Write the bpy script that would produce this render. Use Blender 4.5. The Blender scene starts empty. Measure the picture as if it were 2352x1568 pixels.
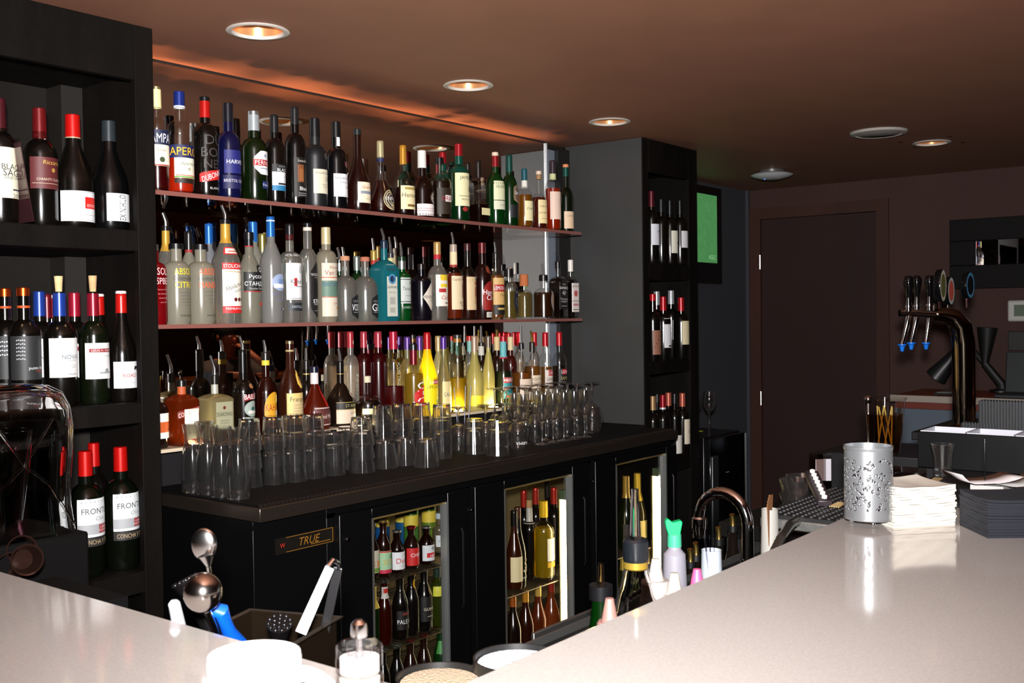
import bpy, math, random
from mathutils import Vector
random.seed(7)
S = bpy.context.scene
COL = S.collection
# ------------------------------------------------------------------ camera
FPX = 2401.56
YAW, PIT, ROLL = math.radians(37.993), math.radians(-1.319), math.radians(-0.740)
EYE = 1.5
FWD = Vector((math.cos(YAW)*math.cos(PIT), math.sin(YAW)*math.cos(PIT), math.sin(PIT)))
_r = Vector((math.sin(YAW), -math.cos(YAW), 0)); _u = _r.cross(FWD)
RGT = _r*math.cos(ROLL)+_u*math.sin(ROLL)
UPV = _u*math.cos(ROLL)-_r*math.sin(ROLL)
CAM = Vector((0, 0, EYE))
cd = bpy.data.cameras.new('camera'); cam = bpy.data.objects.new('camera', cd); COL.objects.link(cam)
from mathutils import Matrix
mw = Matrix((RGT, UPV, -FWD)).transposed().to_4x4(); mw.translation = CAM
cam.matrix_world = mw
cd.sensor_width = 22.3; cd.lens = FPX/2352*22.3; cd.clip_start = .05
cd.dof.use_dof = True; cd.dof.focus_distance = 3.2; cd.dof.aperture_fstop = 7.1
S.camera = cam
def at(x, y, Y=None, z=None, X=None, d=None):
    r = FWD+RGT*((x-1176)/FPX)-UPV*((y-784)/FPX)
    t = d if d is not None else (Y/r.y if Y is not None else ((z-EYE)/r.z if z is not None else X/r.x))
    return CAM+r*t
def depth(p): return (Vector(p)-CAM).dot(FWD)
# ------------------------------------------------------------------ view, world, lights
S.view_settings.view_transform = 'Standard'; S.view_settings.look = 'None'
S.view_settings.gamma = 1; S.view_settings.exposure = 0; S.view_settings.use_curve_mapping = False
S.cycles.max_bounces = 14; S.cycles.transmission_bounces = 12; S.cycles.glossy_bounces = 6
S.cycles.diffuse_bounces = 3; S.cycles.transparent_max_bounces = 24
S.cycles.caustics_reflective = False; S.cycles.caustics_refractive = False
S.cycles.sample_clamp_indirect = 4; S.cycles.blur_glossy = .3
S.cycles.use_adaptive_sampling = True; S.cycles.adaptive_threshold = .02
w = bpy.data.worlds.new('world'); S.world = w; w.use_nodes = True
w.node_tree.nodes['Background'].inputs[0].default_value = (.9, .55, .4, 1)
w.node_tree.nodes['Background'].inputs[1].default_value = .012
def light(name, kind, loc, power, color=(1, 1, 1), size=.05, tgt=None, spot=None, sy=None):
    l = bpy.data.lights.new(name, kind); l.energy = power; l.color = color
    if kind == 'AREA':
        l.size = size
        if sy: l.shape = 'RECTANGLE'; l.size_y = sy
        else: l.shape = 'DISK'
    elif kind != 'SUN': l.shadow_soft_size = size
    if spot: l.spot_size = math.radians(spot); l.spot_blend = 1
    o = bpy.data.objects.new(name, l); COL.objects.link(o); o.location = loc
    if tgt is not None: o.rotation_euler = (Vector(tgt)-Vector(loc)).to_track_quat('-Z', 'Y').to_euler()
    return o
# the photographer's flash, just above the lens; the light the photograph was taken by
light('camera_flash', 'SPOT', (-.03, -.02, EYE+.13), 900, (1, .97, .96), .05, (-.03+FWD.x*5, -.02+FWD.y*5, EYE+.13+.62), 98)
CEIL = 2.31
LAMPS = [(1.887, 2.36), (2.793, 2.36), (3.70, 2.36), (5.196, 1.498), (.98, 2.36), (2.0, -1.3), (4.75, -.70), (8.05, -1.65), (6.0, -1.6), (.2, -1.3)]
for i, (x, y) in enumerate(LAMPS):
    light('downlight_beam', 'SPOT', (x, y, CEIL-.012), 3.5 if i < 5 else 36, (1, .6, .32), .03, (x, y, 0), 100)
for x0, x1 in ((1.72, 3.80),):
    l = light('added_band_light', 'AREA', ((x0+x1)/2, 2.848, 1.1325), 16, (1, .62, .34), x1-x0, ((x0+x1)/2, 2.835, 3), sy=.014); l.data.spread = math.radians(22)  # added to throw the warm band that reflected flash leaves on the ceiling
# ------------------------------------------------------------------ materials
def lin(c):
    if isinstance(c, str):
        c = [int(c[i:i+2], 16)/255 for i in (0, 2, 4)]
        return tuple(((v+.055)/1.055)**2.4 if v > .04 else v/12.92 for v in c)
    return c
_M = {}
def mat(c, rough=.5, metal=0, spec=.5, kind='p', emit=0, coat=0, ior=1.45, mix=.5, bump=0, bs=60, var=0, vs=8, trans=0):
    c = lin(c); key = (tuple(c), rough, metal, spec, kind, emit, coat, ior, mix, bump, bs, var, vs, trans)
    if key in _M: return _M[key]
    m = bpy.data.materials.new(kind+'_%02x%02x%02x' % tuple(int(min(1, v)*255) for v in c)); m.use_nodes = True
    nt = m.node_tree; N = nt.nodes; L = nt.links; N.clear()
    out = N.new('ShaderNodeOutputMaterial'); col = (*c, 1)
    def mixs(f, a, b):
        x = N.new('ShaderNodeMixShader')
        if isinstance(f, (int, float)): x.inputs[0].default_value = f
        else: L.new(f, x.inputs[0])
        L.new(a, x.inputs[1]); L.new(b, x.inputs[2]); return x.outputs[0]
    if kind in ('p', 'e'):
        p = N.new('ShaderNodeBsdfPrincipled'); p.inputs['Base Color'].default_value = col
        p.inputs['Roughness'].default_value = rough; p.inputs['Metallic'].default_value = metal
        p.inputs['Specular IOR Level'].default_value = spec; p.inputs['Coat Weight'].default_value = coat
        p.inputs['Coat Roughness'].default_value = .04
        if trans: p.inputs['Transmission Weight'].default_value = trans
        if emit: p.inputs['Emission Color'].default_value = col; p.inputs['Emission Strength'].default_value = emit
        if var or bump:
            tc = N.new('ShaderNodeTexCoord')
            if var:
                nz = N.new('ShaderNodeTexNoise'); nz.inputs['Scale'].default_value = vs; nz.inputs['Detail'].default_value = 5
                mp = N.new('ShaderNodeMapping'); mp.inputs['Scale'].default_value = (1, 1, 1) if vs > 20 else (1, 1, .18)
                L.new(tc.outputs['Object'], mp.inputs[0]); L.new(mp.outputs[0], nz.inputs['Vector'])
                r = N.new('ShaderNodeValToRGB'); r.color_ramp.elements[0].position = .35; r.color_ramp.elements[1].position = .68
                r.color_ramp.elements[0].color = tuple(v*(1-var) for v in c)+(1,); r.color_ramp.elements[1].color = tuple(min(1, v*(1+var)) for v in c)+(1,)
                L.new(nz.outputs[0], r.inputs[0]); L.new(r.outputs[0], p.inputs['Base Color'])
            if bump:
                n2 = N.new('ShaderNodeTexNoise'); n2.inputs['Scale'].default_value = bs; n2.inputs['Detail'].default_value = 3
                b = N.new('ShaderNodeBump'); b.inputs['Strength'].default_value = bump; b.inputs['Distance'].default_value = .01
                L.new(tc.outputs['Object'], n2.inputs['Vector']); L.new(n2.outputs[0], b.inputs['Height']); L.new(b.outputs[0], p.inputs['Normal'])
        res = p.outputs[0]
    elif kind == 'glass':       # a solid or thick-walled refracting body
        g = N.new('ShaderNodeBsdfGlass'); g.inputs[0].default_value = col; g.inputs[1].default_value = rough; g.inputs[2].default_value = ior; res = g.outputs[0]
    elif kind == 'thin':        # thin-walled glass: passes light straight, reflects by Fresnel
        t = N.new('ShaderNodeBsdfTransparent'); t.inputs[0].default_value = col
        g = N.new('ShaderNodeBsdfGlossy'); g.inputs['Roughness'].default_value = rough; g.inputs[0].default_value = (1, 1, 1, 1)
        lw = N.new('ShaderNodeLayerWeight'); lw.inputs[0].default_value = .5
        pw = N.new('ShaderNodeMath'); pw.operation = 'POWER'; pw.inputs[1].default_value = 4.0; L.new(lw.outputs['Facing'], pw.inputs[0])
        f0 = ((ior-1)/(ior+1))**2*1.6
        ma = N.new('ShaderNodeMath'); ma.operation = 'MULTIPLY_ADD'; ma.inputs[1].default_value = .75; ma.inputs[2].default_value = f0; L.new(pw.outputs[0], ma.inputs[0])
        res = mixs(ma.outputs[0], t.outputs[0], g.outputs[0])
    elif kind == 'tint':        # coloured liquid: part refraction, part scattering
        g = N.new('ShaderNodeBsdfGlass'); g.inputs[0].default_value = col; g.inputs[1].default_value = rough; g.inputs[2].default_value = ior
        d = N.new('ShaderNodeBsdfDiffuse'); d.inputs[0].default_value = col
        tr = N.new('ShaderNodeBsdfTranslucent'); tr.inputs[0].default_value = col
        gl = N.new('ShaderNodeBsdfGlossy'); gl.inputs[0].default_value = (1, 1, 1, 1); gl.inputs['Roughness'].default_value = .17 if mix > .05 else .07
        res = mixs(.06 if mix > .05 else .075, mixs(mix, g.outputs[0], mixs(.5, d.outputs[0], tr.outputs[0])), gl.outputs[0])
    L.new(res, out.inputs[0]); _M[key] = m; return m
CRYS = mat((.99, .99, .99), 0, kind='tint', mix=.018, ior=1.46)
CHROME = mat((.82, .82, .84), .08, 1); STEEL = mat((.55, .54, .53), .28, 1)
BLACKP = mat('0b0b0c', .35); BLKWOOD = mat('0c0907', .65, spec=.12, var=.4, vs=9, bump=.15, bs=30)
# ------------------------------------------------------------------ mesh helper
class G:
    def __init__(s): s.v = []; s.f = []; s.mi = []; s.ms = []
    def m(s, m):
        if m not in s.ms: s.ms.append(m)
        return s.ms.index(m)
    def add(s, vs, fs, m):
        b = len(s.v); s.v += [tuple(v) for v in vs]; i = s.m(m)
        for f in fs: s.f.append(tuple(b+k for k in f)); s.mi.append(i)
        return s
    def box(s, x0, x1, y0, y1, z0, z1, m, M=None):
        vs = [Vector((x, y, z)) for z in (z0, z1) for x, y in ((x0, y0), (x1, y0), (x1, y1), (x0, y1))]
        if M is not None: vs = [M @ v for v in vs]
        return s.add(vs, [(3, 2, 1, 0), (4, 5, 6, 7), (0, 1, 5, 4), (1, 2, 6, 5), (2, 3, 7, 6), (3, 0, 4, 7)], m)
    def lathe(s, pr, m, n=24, sq=None, c=(0, 0, 0), M=None, seg=None):
        """pr: list of (r, z). sq: function(theta, r) -> multiplier. seg: function(z)->material"""
        rings = []; b = len(s.v); vs = []
        for r, z in pr:
            if r < 1e-6: rings.append([len(vs)]); vs.append((c[0], c[1], c[2]+z))
            else:
                ring = []
                for k in range(n):
                    t = 2*math.pi*k/n; q = r*(sq(t, r) if sq else 1)
                    ring.append(len(vs)); vs.append((c[0]+q*math.cos(t), c[1]+q*math.sin(t), c[2]+z))
                rings.append(ring)
        if M is not None: vs = [M @ Vector(v) for v in vs]
        fs = []
        for A, B in zip(rings, rings[1:]):
            if len(A) == 1 and len(B) == 1: continue
            for k in range(n):
                k2 = (k+1) % n
                if len(A) == 1: fs.append((A[0], B[k2], B[k]))
                elif len(B) == 1: fs.append((A[k], A[k2], B[0]))
                else: fs.append((A[k], A[k2], B[k2], B[k]))
        return s.add(vs, fs, m)
    def tube(s, pts, r, m, n=10, cap=True):
        pts = [Vector(p) for p in pts]; rs = r if isinstance(r, (list, tuple)) else [r]*len(pts)
        vs = []; fs = []; prev = None
        for i, p in enumerate(pts):
            d = (pts[min(i+1, len(pts)-1)]-pts[max(i-1, 0)]).normalized()
            if prev is None: a = d.orthogonal().normalized()
            else: a = (prev-d*prev.dot(d)).normalized()
            prev = a; b_ = d.cross(a)
            for k in range(n):
                t = 2*math.pi*k/n; vs.append(p+(a*math.cos(t)+b_*math.sin(t))*rs[i])
        for i in range(len(pts)-1):
            for k in range(n): k2 = (k+1) % n; fs.append((i*n+k, i*n+k2, (i+1)*n+k2, (i+1)*n+k))
        if cap: fs.append(tuple(range(n-1, -1, -1))); fs.append(tuple((len(pts)-1)*n+k for k in range(n)))
        return s.add(vs, fs, m)
    def prism(s, poly, z0, z1, m, M=None):
        n = len(poly); vs = [Vector((x, y, z)) for z in (z0, z1) for x, y in poly]
        if M is not None: vs = [M @ v for v in vs]
        return s.add(vs, [tuple(range(n-1, -1, -1)), tuple(range(n, 2*n))]+[(k, (k+1) % n, n+(k+1) % n, n+k) for k in range(n)], m)
    def build(s, name, parent=None, loc=None, bevel=0, ang=35, flat=False):
        me = bpy.data.meshes.new(name); me.from_pydata(s.v, [], s.f)
        for m in s.ms: me.materials.append(m)
        me.polygons.foreach_set('material_index', s.mi)
        if not flat:
            me.polygons.foreach_set('use_smooth', [True]*len(me.polygons)); me.set_sharp_from_angle(angle=math.radians(ang))
        me.update()
        o = bpy.data.objects.new(name, me); COL.objects.link(o)
        if parent: o.parent = parent
        if loc is not None: o.location = loc
        if bevel:
            b = o.modifiers.new('bevel', 'BEVEL'); b.width = bevel; b.segments = 2; b.limit_method = 'ANGLE'; b.harden_normals = False
        return o
def tag(o, label, cat, group=None):
    if len(label.split()) > 16: print('LONG', len(label.split()), label)
    o['label'] = label; o['category'] = cat
    if group: o['group'] = group
    return o
def root(name, label, cat, loc=(0, 0, 0), rz=0, group=None):
    o = bpy.data.objects.new(name, None); COL.objects.link(o); o.empty_display_size = .02
    o.location = loc; o.rotation_euler = (0, 0, rz); return tag(o, label, cat, group)
def struct(o): o['kind'] = 'structure'; return o
def copy(o, loc, label=None, group=None, rz=None):
    c = o.copy(); COL.objects.link(c); c.location = loc
    if rz is not None: c.rotation_euler = (0, 0, rz)
    if label: c['label'] = label
    if group: c['group'] = group
    for ch in o.children:
        d = ch.copy(); COL.objects.link(d); d.parent = c
        for g in ch.children: e = g.copy(); COL.objects.link(e); e.parent = d
    return c
_T = {}
def glyphs(t, sh=0):
    k = (t, sh)
    if k in _T: return _T[k]
    cu = bpy.data.curves.new('t', 'FONT'); cu.body = t; cu.size = 1; cu.resolution_u = 2; cu.shear = sh; cu.align_x = 'CENTER'
    o = bpy.data.objects.new('t', cu); me = bpy.data.meshes.new_from_object(o)
    vs = [(v.co.x, v.co.y) for v in me.vertices]; fs = [tuple(p.vertices) for p in me.polygons]
    bpy.data.objects.remove(o); bpy.data.curves.remove(cu); bpy.data.meshes.remove(me)
    if vs:
        x0 = min(v[0] for v in vs); x1 = max(v[0] for v in vs); y0 = 0 if t.islower() else min(v[1] for v in vs); y1 = max(v[1] for v in vs)
        if not t.isupper(): y0 = 0
        h = max(y1-y0, .1); vs = [((x-(x0+x1)/2)/h, (y-y0)/h-.5) for x, y in vs]; wd = (x1-x0)/h
    else: wd = 1
    _T[k] = (vs, fs, wd); return _T[k]
def text_on(g, t, fn, cx, cz, h, m, maxw=None, sh=0, rot=0, sx=1):
    """fn(s, z) -> point; text centred at (cx, cz) with letter height h"""
    vs, fs, wd = glyphs(t, sh); k = sx
    if maxw and wd*h*sx > maxw: k = maxw/(wd*h)
    c, s_ = math.cos(rot), math.sin(rot)
    g.add([fn(cx+(x*k*c-y*s_)*h, cz+(x*k*s_+y*c)*h) for x, y in vs], fs, m)
# ------------------------------------------------------------------ bottles
def W(c, rough=.55, metal=0): return mat(c, rough, metal)
PR = dict(bord=(.60, .735, .40, .25), burg=(.40, .74, .38, .75), spirit=(.60, .72, .42, .15), round=(.56, .69, .36, 0), goose=(.54, .76, .36, .6),
          stoli=(.56, .80, .34, .7), abs=(.66, .78, .44, 0), slope=(.48, .80, .36, .8), port=(.56, .70, .44, .1), squat=(.52, .68, .36, .1),
          cone=(.18, .62, .28, .95), beer=(.52, .78, .42, .6), jug=(.60, .72, .34, 0), tall=(.62, .80, .38, .6), flare=(.10, .75, .28, 1), gall=(.30, .85, .3, 1))
def bottle(px, yt, wp, Y, zb, pr, glass, caps=(), labels=(), text='', group=None, xmax=None, sp=None, sq=0, zt=None, name='liquor_bottle', cat='bottle', gt=None, R=None, rz=0):
    p = at(px, yt, Y=Y); H = zt or (p.z-zb); dd = depth((p.x, Y, zb+H/2))
    R = R or wp*1.05*dd/FPX/2*(1/1.27 if sq else 1)
    if xmax and p.x+R > xmax: p.x = xmax-R
    hb, hs, rn, k = PR[pr] if isinstance(pr, str) else pr
    o = root(name, text, cat, (p.x, Y, zb), rz, group)
    pts = [(0, .0), (R*.9, .0), (R, .014*H/.3), (R, hb*H*.5), (R, hb*H)]
    for i in range(1, 9):
        t = i/8; f = (1-k)*(max(0, 1-t**2.2))**.6+k*.5*(1+math.cos(math.pi*t)); pts.append((R*(rn+(1-rn)*f), H*(hb+(hs-hb)*t)))
    top = H*(gt or .985); rt = R*rn*.94
    if pr == 'beer': rt = .0125
    pts += [(rt, top)]
    def rad(z):
        for (a, za), (b, zb_) in zip(pts[1:], pts[2:]):
            if za <= z <= zb_ and zb_ > za: return a+(b-a)*(z-za)/(zb_-za)
        return pts[-1][0]
    sf = None
    if sq:
        def sf(t, r):
            n = sq; q = 1/((abs(math.cos(t))**n+abs(math.sin(t))**n)**(1/n)); return 1+(q-1)*max(0, min(1, (r/R-rn)/(1-rn)))
    g = G(); kind, col = glass[0], glass[1]
    if kind == 'dark': bm = mat(col, .17, spec=.6)
    elif kind == 'matte': bm = mat(col, .4)
    elif kind == 'frost': bm = mat(col, .25, kind='tint', mix=.6, ior=1.3)
    elif kind == 'tint': bm = mat(col, .0, kind='tint', mix=glass[2] if len(glass) > 2 else .35, ior=1.4)
    elif kind == 'solid': bm = mat(col, .0, kind='tint', mix=.17, ior=1.34)  # pale diffuse share stands for light the mirror sends back through clear glass
    else: bm = mat(glass[1], .12, kind='thin', ior=1.5)
    nseg = 32 if sq else 24
    g.lathe(pts+[(0, top)], bm, nseg, sf)
    g.build('bottle_body', o)
    if kind == 'thin':
        lv = glass[3]*H; lp = [(0, .008)]+[(max(.002, r-.003), max(z, .008)) for r, z in pts[1:] if z < lv]+[(rad(lv)-.003, lv), (0, lv)]
        lm = mat(glass[2], 0, kind='tint', mix=glass[4] if len(glass) > 4 else .35, ior=1.34)
        G().lathe(lp, lm, nseg, sf).build('liquid', o)
    for c in caps:
        z0, z1, cc = c[0]*H, c[1]*H, c[2]; ck = c[3] if len(c) > 3 else 'foil'; q = c[4] if len(c) > 4 else 1
        cm = {'foil': mat(cc, .3, .35), 'metal': mat(cc, .3, .9), 'plastic': mat(cc, .3), 'cork': mat(cc, .8, bump=.3, bs=200), 'paper': mat(cc, .6)}[ck]
        n = 6; cp = [(0, z0)]
        rr = [(rad(z0+(z1-z0)*i/n)+.0009)*q for i in range(n+1)]
        if z1 < H*.975 and q == 1: cp = [(rr[i], z0+(z1-z0)*i/n) for i in range(n+1)]
        else:
            a = max(min(rr), .008 if q < 1 else .0125)
            rr = [max(r_, a) for r_ in rr]
            cp += [(rr[i], z0+(z1-z0)*i/n) for i in range(n)]+[(rr[n]*1.0, z1-.002), (rr[n]*.9, z1), (0, z1)]
        G().lathe(cp, cm, 20).build('cap' if ck in ('plastic', 'metal') else ('cork' if ck == 'cork' else ('neck_foil' if ck == 'foil' else 'neck_label')), o)
    def P(eps, off):
        def fn(s, z):
            r = rad(z)
            if sq: t = math.atan2(s, R)+off; r *= sf(t-math.pi/2, r)
            else: t = s/R+off
            r += eps; return (r*math.cos(t-math.pi/2), r*math.sin(t-math.pi/2), z)
        return fn
    for lb in labels:
        z0, z1, hw, off, lc, shp, tx = lb; z0 *= H; z1 *= H; off = math.radians(off-(9 if hw > .6 and not sq else 3)); hwR = hw*R*(1.04 if hw > .6 and not sq else 1); hh = (z1-z0)/2; zc_ = (z0+z1)/2
        g = G(); fn = P(.0006, off)
        if lc:
            lm = W(lc)
            if shp == 'rect':
                n = 24; vs = []; fs = []; nz = 4
                for j in range(nz+1):
                    for i in range(n+1): vs.append(fn(-hwR+2*hwR*i/n, z0+(z1-z0)*j/nz))
                for j in range(nz):
                    for i in range(n): a = j*(n+1)+i; fs.append((a, a+1, a+n+2, a+n+1))
            else:
                N_ = 28; out = []
                for i in range(N_):
                    t = 2*math.pi*i/N_; c_, s_ = math.cos(t), math.sin(t)
                    if shp == 'oval': out.append((c_, s_))
                    elif shp == 'diamond': q = 1/(abs(c_)+abs(s_)); out.append((c_*q, s_*q))
                    elif shp == 'oct': q = min(1/max(abs(c_), 1e-6), 1/max(abs(s_), 1e-6), 1.45/(abs(c_)+abs(s_))); out.append((c_*q, s_*q))
                    elif shp == 'hex': q = min(1/max(abs(c_), 1e-6), 1.12/(.42*abs(c_)+abs(s_))); out.append((c_*q, s_*q))
                    elif shp == 'arch':
                        q = 1/max(abs(c_), abs(s_)) if s_ < 0 else 1; out.append((c_*q, s_*q))
                    elif shp == 'slant':
                        q = 1/max(abs(c_), abs(s_)); out.append((c_*q, s_*q*.62+c_*q*.38))
                vs = [fn(0, zc_)]; fs = []; nr = 4
                for j in range(1, nr+1):
                    for (a, b) in out: vs.append(fn(a*hwR*j/nr, zc_+b*hh*j/nr))
                for i in range(N_):
                    i2 = (i+1) % N_; fs.append((0, 1+i, 1+i2))
                    for j in range(nr-1): a = 1+j*N_; fs.append((a+i, a+N_+i, a+N_+i2, a+i2))
            g.add(vs, fs, lm)
        for q in tx:
            t, v, th, tc = q[:4]; dx = q[4] if len(q) > 4 else 0; sh = q[5] if len(q) > 5 else 0; rot = math.radians(q[6]) if len(q) > 6 else 0
            f2 = P(.0012, off)
            if t == '_':    # a flat band or patch printed on the label: (_, v, height, colour, centre, half width)
                a0 = (dx-sh)*hwR; a1 = (dx+sh)*hwR; y0 = z0+(v-th/2)*2*hh; y1 = z0+(v+th/2)*2*hh; n = 24
                f3 = P(.0009, off)
                vs = [f3(a0+(a1-a0)*i/n, y) for y in (y0, y1) for i in range(n+1)]
                g.add(vs, [(i, i+1, n+2+i, n+1+i) for i in range(n)], W(tc))
            elif t == 'o':  # a printed disc
                f3 = P(.001, off); cz = z0+v*2*hh; rr_ = th*2*hh/2; n = 14
                g.add([f3(dx*hwR+rr_*math.cos(2*math.pi*i/n), cz+rr_*math.sin(2*math.pi*i/n)) for i in range(n)], [tuple(range(n))], W(tc))
            else: text_on(g, t, f2, dx*hwR, z0+v*2*hh, th*2*hh, W(tc), 1.85*hwR if abs(rot) < 1 else 1.84*hh, sh, rot)
        if g.v: g.build('bottle_label' if lc else 'lettering', o)
    if sp:
        kind, ys = sp[0], sp[1]; zs = at(px, ys, Y=Y).z-zb; lean = sp[2] if len(sp) > 2 else -.012
        m = mat((.85, .85, .87), .22, 1) if kind == 'metal' else (mat('d9b45a', .2, .9) if kind == 'brass' else mat((.9, .9, .92), .02, kind='thin', ior=1.5))
        r = .0042 if kind != 'clear' else .0065; h = zs-H
        G().tube([(0, 0, H-.004), (0, 0, H+h*.35), (lean*.35, 0, H+h*.6), (lean, 0, zs)], [r*1.5, r*1.4, r*1.2, r*1.1], m, 10).build('pour_spout', o)
    return o
# ------------------------------------------------------------------ the room
BROWN = mat((.046, .017, .012), .8, var=.12, vs=4); CEILM = mat((.235, .102, .060), .6, var=.05, vs=5)
GREYW = mat((.038, .040, .047), .7)
def wall(name, x0, x1, y0, y1, z0, z1, m): return struct(G().box(x0, x1, y0, y1, z0, z1, m).build(name))
wall('floor', -2.6, 9.6, -3.3, 3.2, -.1, 0, mat((.05, .035, .03), .5, var=.3, vs=30))
wall('ceiling', -2.6, 9.6, -3.3, 3.2, CEIL+.10, CEIL+.2, CEILM)
# the lowered ceiling board with round openings for the recessed lamps
def ceiling_board():
    g = G(); n = 24; cells = []
    xs = sorted({-2.6, 9.6}|{x-.12 for x, y in LAMPS}|{x+.12 for x, y in LAMPS}); ys = sorted({-3.3, 3.2}|{y-.12 for x, y in LAMPS}|{y+.12 for x, y in LAMPS})
    for a, b in zip(xs, xs[1:]):
        for c, d in zip(ys, ys[1:]):
            hit = [l for l in LAMPS if abs(l[0]-(a+b)/2) < .12 and abs(l[1]-(c+d)/2) < .12]
            if not hit: g.add([(a, c, CEIL), (b, c, CEIL), (b, d, CEIL), (a, d, CEIL)], [(3, 2, 1, 0)], CEILM)
    for lx, ly in LAMPS:
        # square patches may be split by other grid lines; rebuild as one ring per lamp
        sq = []; ci = []
        for k in range(n):
            t = 2*math.pi*(k+.5)/n; c_, s_ = math.cos(t), math.sin(t); q = .12/max(abs(c_), abs(s_))
            sq.append((lx+c_*q, ly+s_*q, CEIL)); ci.append((lx+.072*c_, ly+.072*s_, CEIL))
        cor = []
        g.add(sq+ci, [(k, n+k, n+(k+1) % n, (k+1) % n) for k in range(n)], CEILM)
        for sx in (-1, 1):
            for sy in (-1, 1):
                pts = [p for p in sq if (p[0]-lx)*sx > 0 and (p[1]-ly)*sy > 0 and True]
                a = min(sq, key=lambda p: abs(p[0]-lx-sx*.12)+(.12-abs(p[1]-ly))+(9 if (p[1]-ly)*sy < 0 else 0))
                b = min(sq, key=lambda p: abs(p[1]-ly-sy*.12)+(.12-abs(p[0]-lx))+(9 if (p[0]-lx)*sx < 0 else 0))
                g.add([a, b, (lx+sx*.12, ly+sy*.12, CEIL)], [(0, 1, 2)], CEILM)
    o = g.build('ceiling', flat=True); struct(o)
ceiling_board()
wall('wall_back', 1.6, 4.65, 2.895, 3.2, 0, CEIL+.1, mat('17130f', .6))
wall('wall_back_right', 4.65, 6.40, 3.02, 3.2, 0, CEIL+.1, GREYW)
wall('wall_left', -2.6, -2.5, -3.3, 3.2, 0, CEIL+.1, BROWN)
wall('wall_back_left', -2.5, 1.0, 3.0, 3.2, 0, CEIL+.1, BROWN)
WARMW = mat((.22, .11, .07), .7)
wall('wall_front', -2.5, 9.5, -3.3, -3.2, 0, CEIL+.1, WARMW)
wall('wall_right', 9.5, 9.6, -3.3, 3.2, 0, CEIL+.1, WARMW)
# far wall with a door opening
g = G(); X = 6.40
g.box(X, X+.12, .55, 2.14, 0, CEIL+.1, BROWN).box(X, X+.12, 2.955, 3.2, 0, CEIL+.1, BROWN).box(X, X+.12, 2.14, 2.955, 2.145, CEIL+.1, BROWN)
struct(g.build('wall_far'))
g = G(); TR = mat((.046, .016, .0095), .65, spec=.3, var=.15, vs=6)
g.box(X-.012, X+.02, 2.925, 3.0, 0, 2.19, TR).box(X-.012, X+.02, 2.095, 2.17, 0, 2.19, TR).box(X-.012, X+.02, 2.17, 2.925, 2.118, 2.19, TR)
struct(g.build('trim_1'))
d = G().box(X+.004, X+.045, 2.173, 2.922, .01, 2.114, mat((.024, .0095, .0082), .7, spec=.3, var=.1, vs=5)).build('door_1'); struct(d)
for z in (1.84, .95):
    h = G().tube([(X-.012, 2.927, z-.046), (X-.012, 2.927, z+.046)], .006, STEEL, 8).build('door_hinge', d)
wall('trim_2', 6.375, 6.40, 3.0, 3.02, 0, CEIL, mat('3a3a42', .5))

# downlights
LABL = ['recessed ceiling lamp nearest the camera, above the tall wine cabinet end of the shelves', 'recessed ceiling lamp, middle of the row above the bottle shelves', 'recessed ceiling lamp above the right end of the bottle shelves',
        'small recessed ceiling lamp lit orange beside the round white speaker', 'recessed ceiling lamp above the left wine cabinet, outside the picture'] + ['recessed ceiling lamp over the seating side, number %s along' % n_ for n_ in ('one', 'two', 'three', 'four', 'five')]
def downlight(loc, label, group):
    o = root('recessed_ceiling_lamp', label, 'ceiling lamp', loc, group=group)
    G().lathe([(.071, .0), (.086, -.001), (.088, -.004), (.084, -.006), (.073, -.006), (.069, .002)], mat('c9c2ba', .35), 32).build('trim_ring', o)
    G().lathe([(.070, .002), (.064, .03), (.045, .085)], mat((.75, .36, .15), .3, .5), 32).build('reflector', o)
    G().lathe([(.045, .084), (0, .082)], mat((1, .55, .25), kind='e', emit=2.2), 24).build('bulb', o); return o
for i, (x, y) in enumerate(LAMPS):
    downlight((x, y, CEIL), LABL[i], 'lamps over the seating side' if i > 4 else None)
# white ceiling speaker
p = at(2018, 303, z=CEIL)
o = root('ceiling_speaker', 'large round white speaker grille set flush in the ceiling', 'speaker', (p.x, p.y, CEIL))
G().lathe([(0, -.012), (.088, -.012), (.098, -.006)], mat('8f8984', .6, bump=.3, bs=400), 40).build('grille', o)
G().lathe([(.098, -.006), (.103, -.012), (.118, -.010), (.125, 0), (.10, 0)], mat('a8a39c', .4), 40).build('rim', o)
p = at(1773, 403, z=CEIL-.03)
o = root('wireless_access_point', 'white disc with a small blue light hanging from the ceiling', 'access point', (p.x, p.y, CEIL))
G().lathe([(0, -.052), (.05, -.05), (.10, -.038), (.118, -.028), (.10, -.018), (0, -.016)], mat('c8cacc', .35), 40).build('housing', o)
G().lathe([(0, -.018), (.07, -.018), (.07, -.0005), (0, -.0005)], mat('777777', .3, .6), 24).build('mounting_plate', o)
G().lathe([(0, -.053), (.004, -.0525), (.005, -.049)], mat((.05, .15, 1), kind='e', emit=9), 10, c=(-.03, .03, .0015)).build('indicator_light', o)

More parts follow.
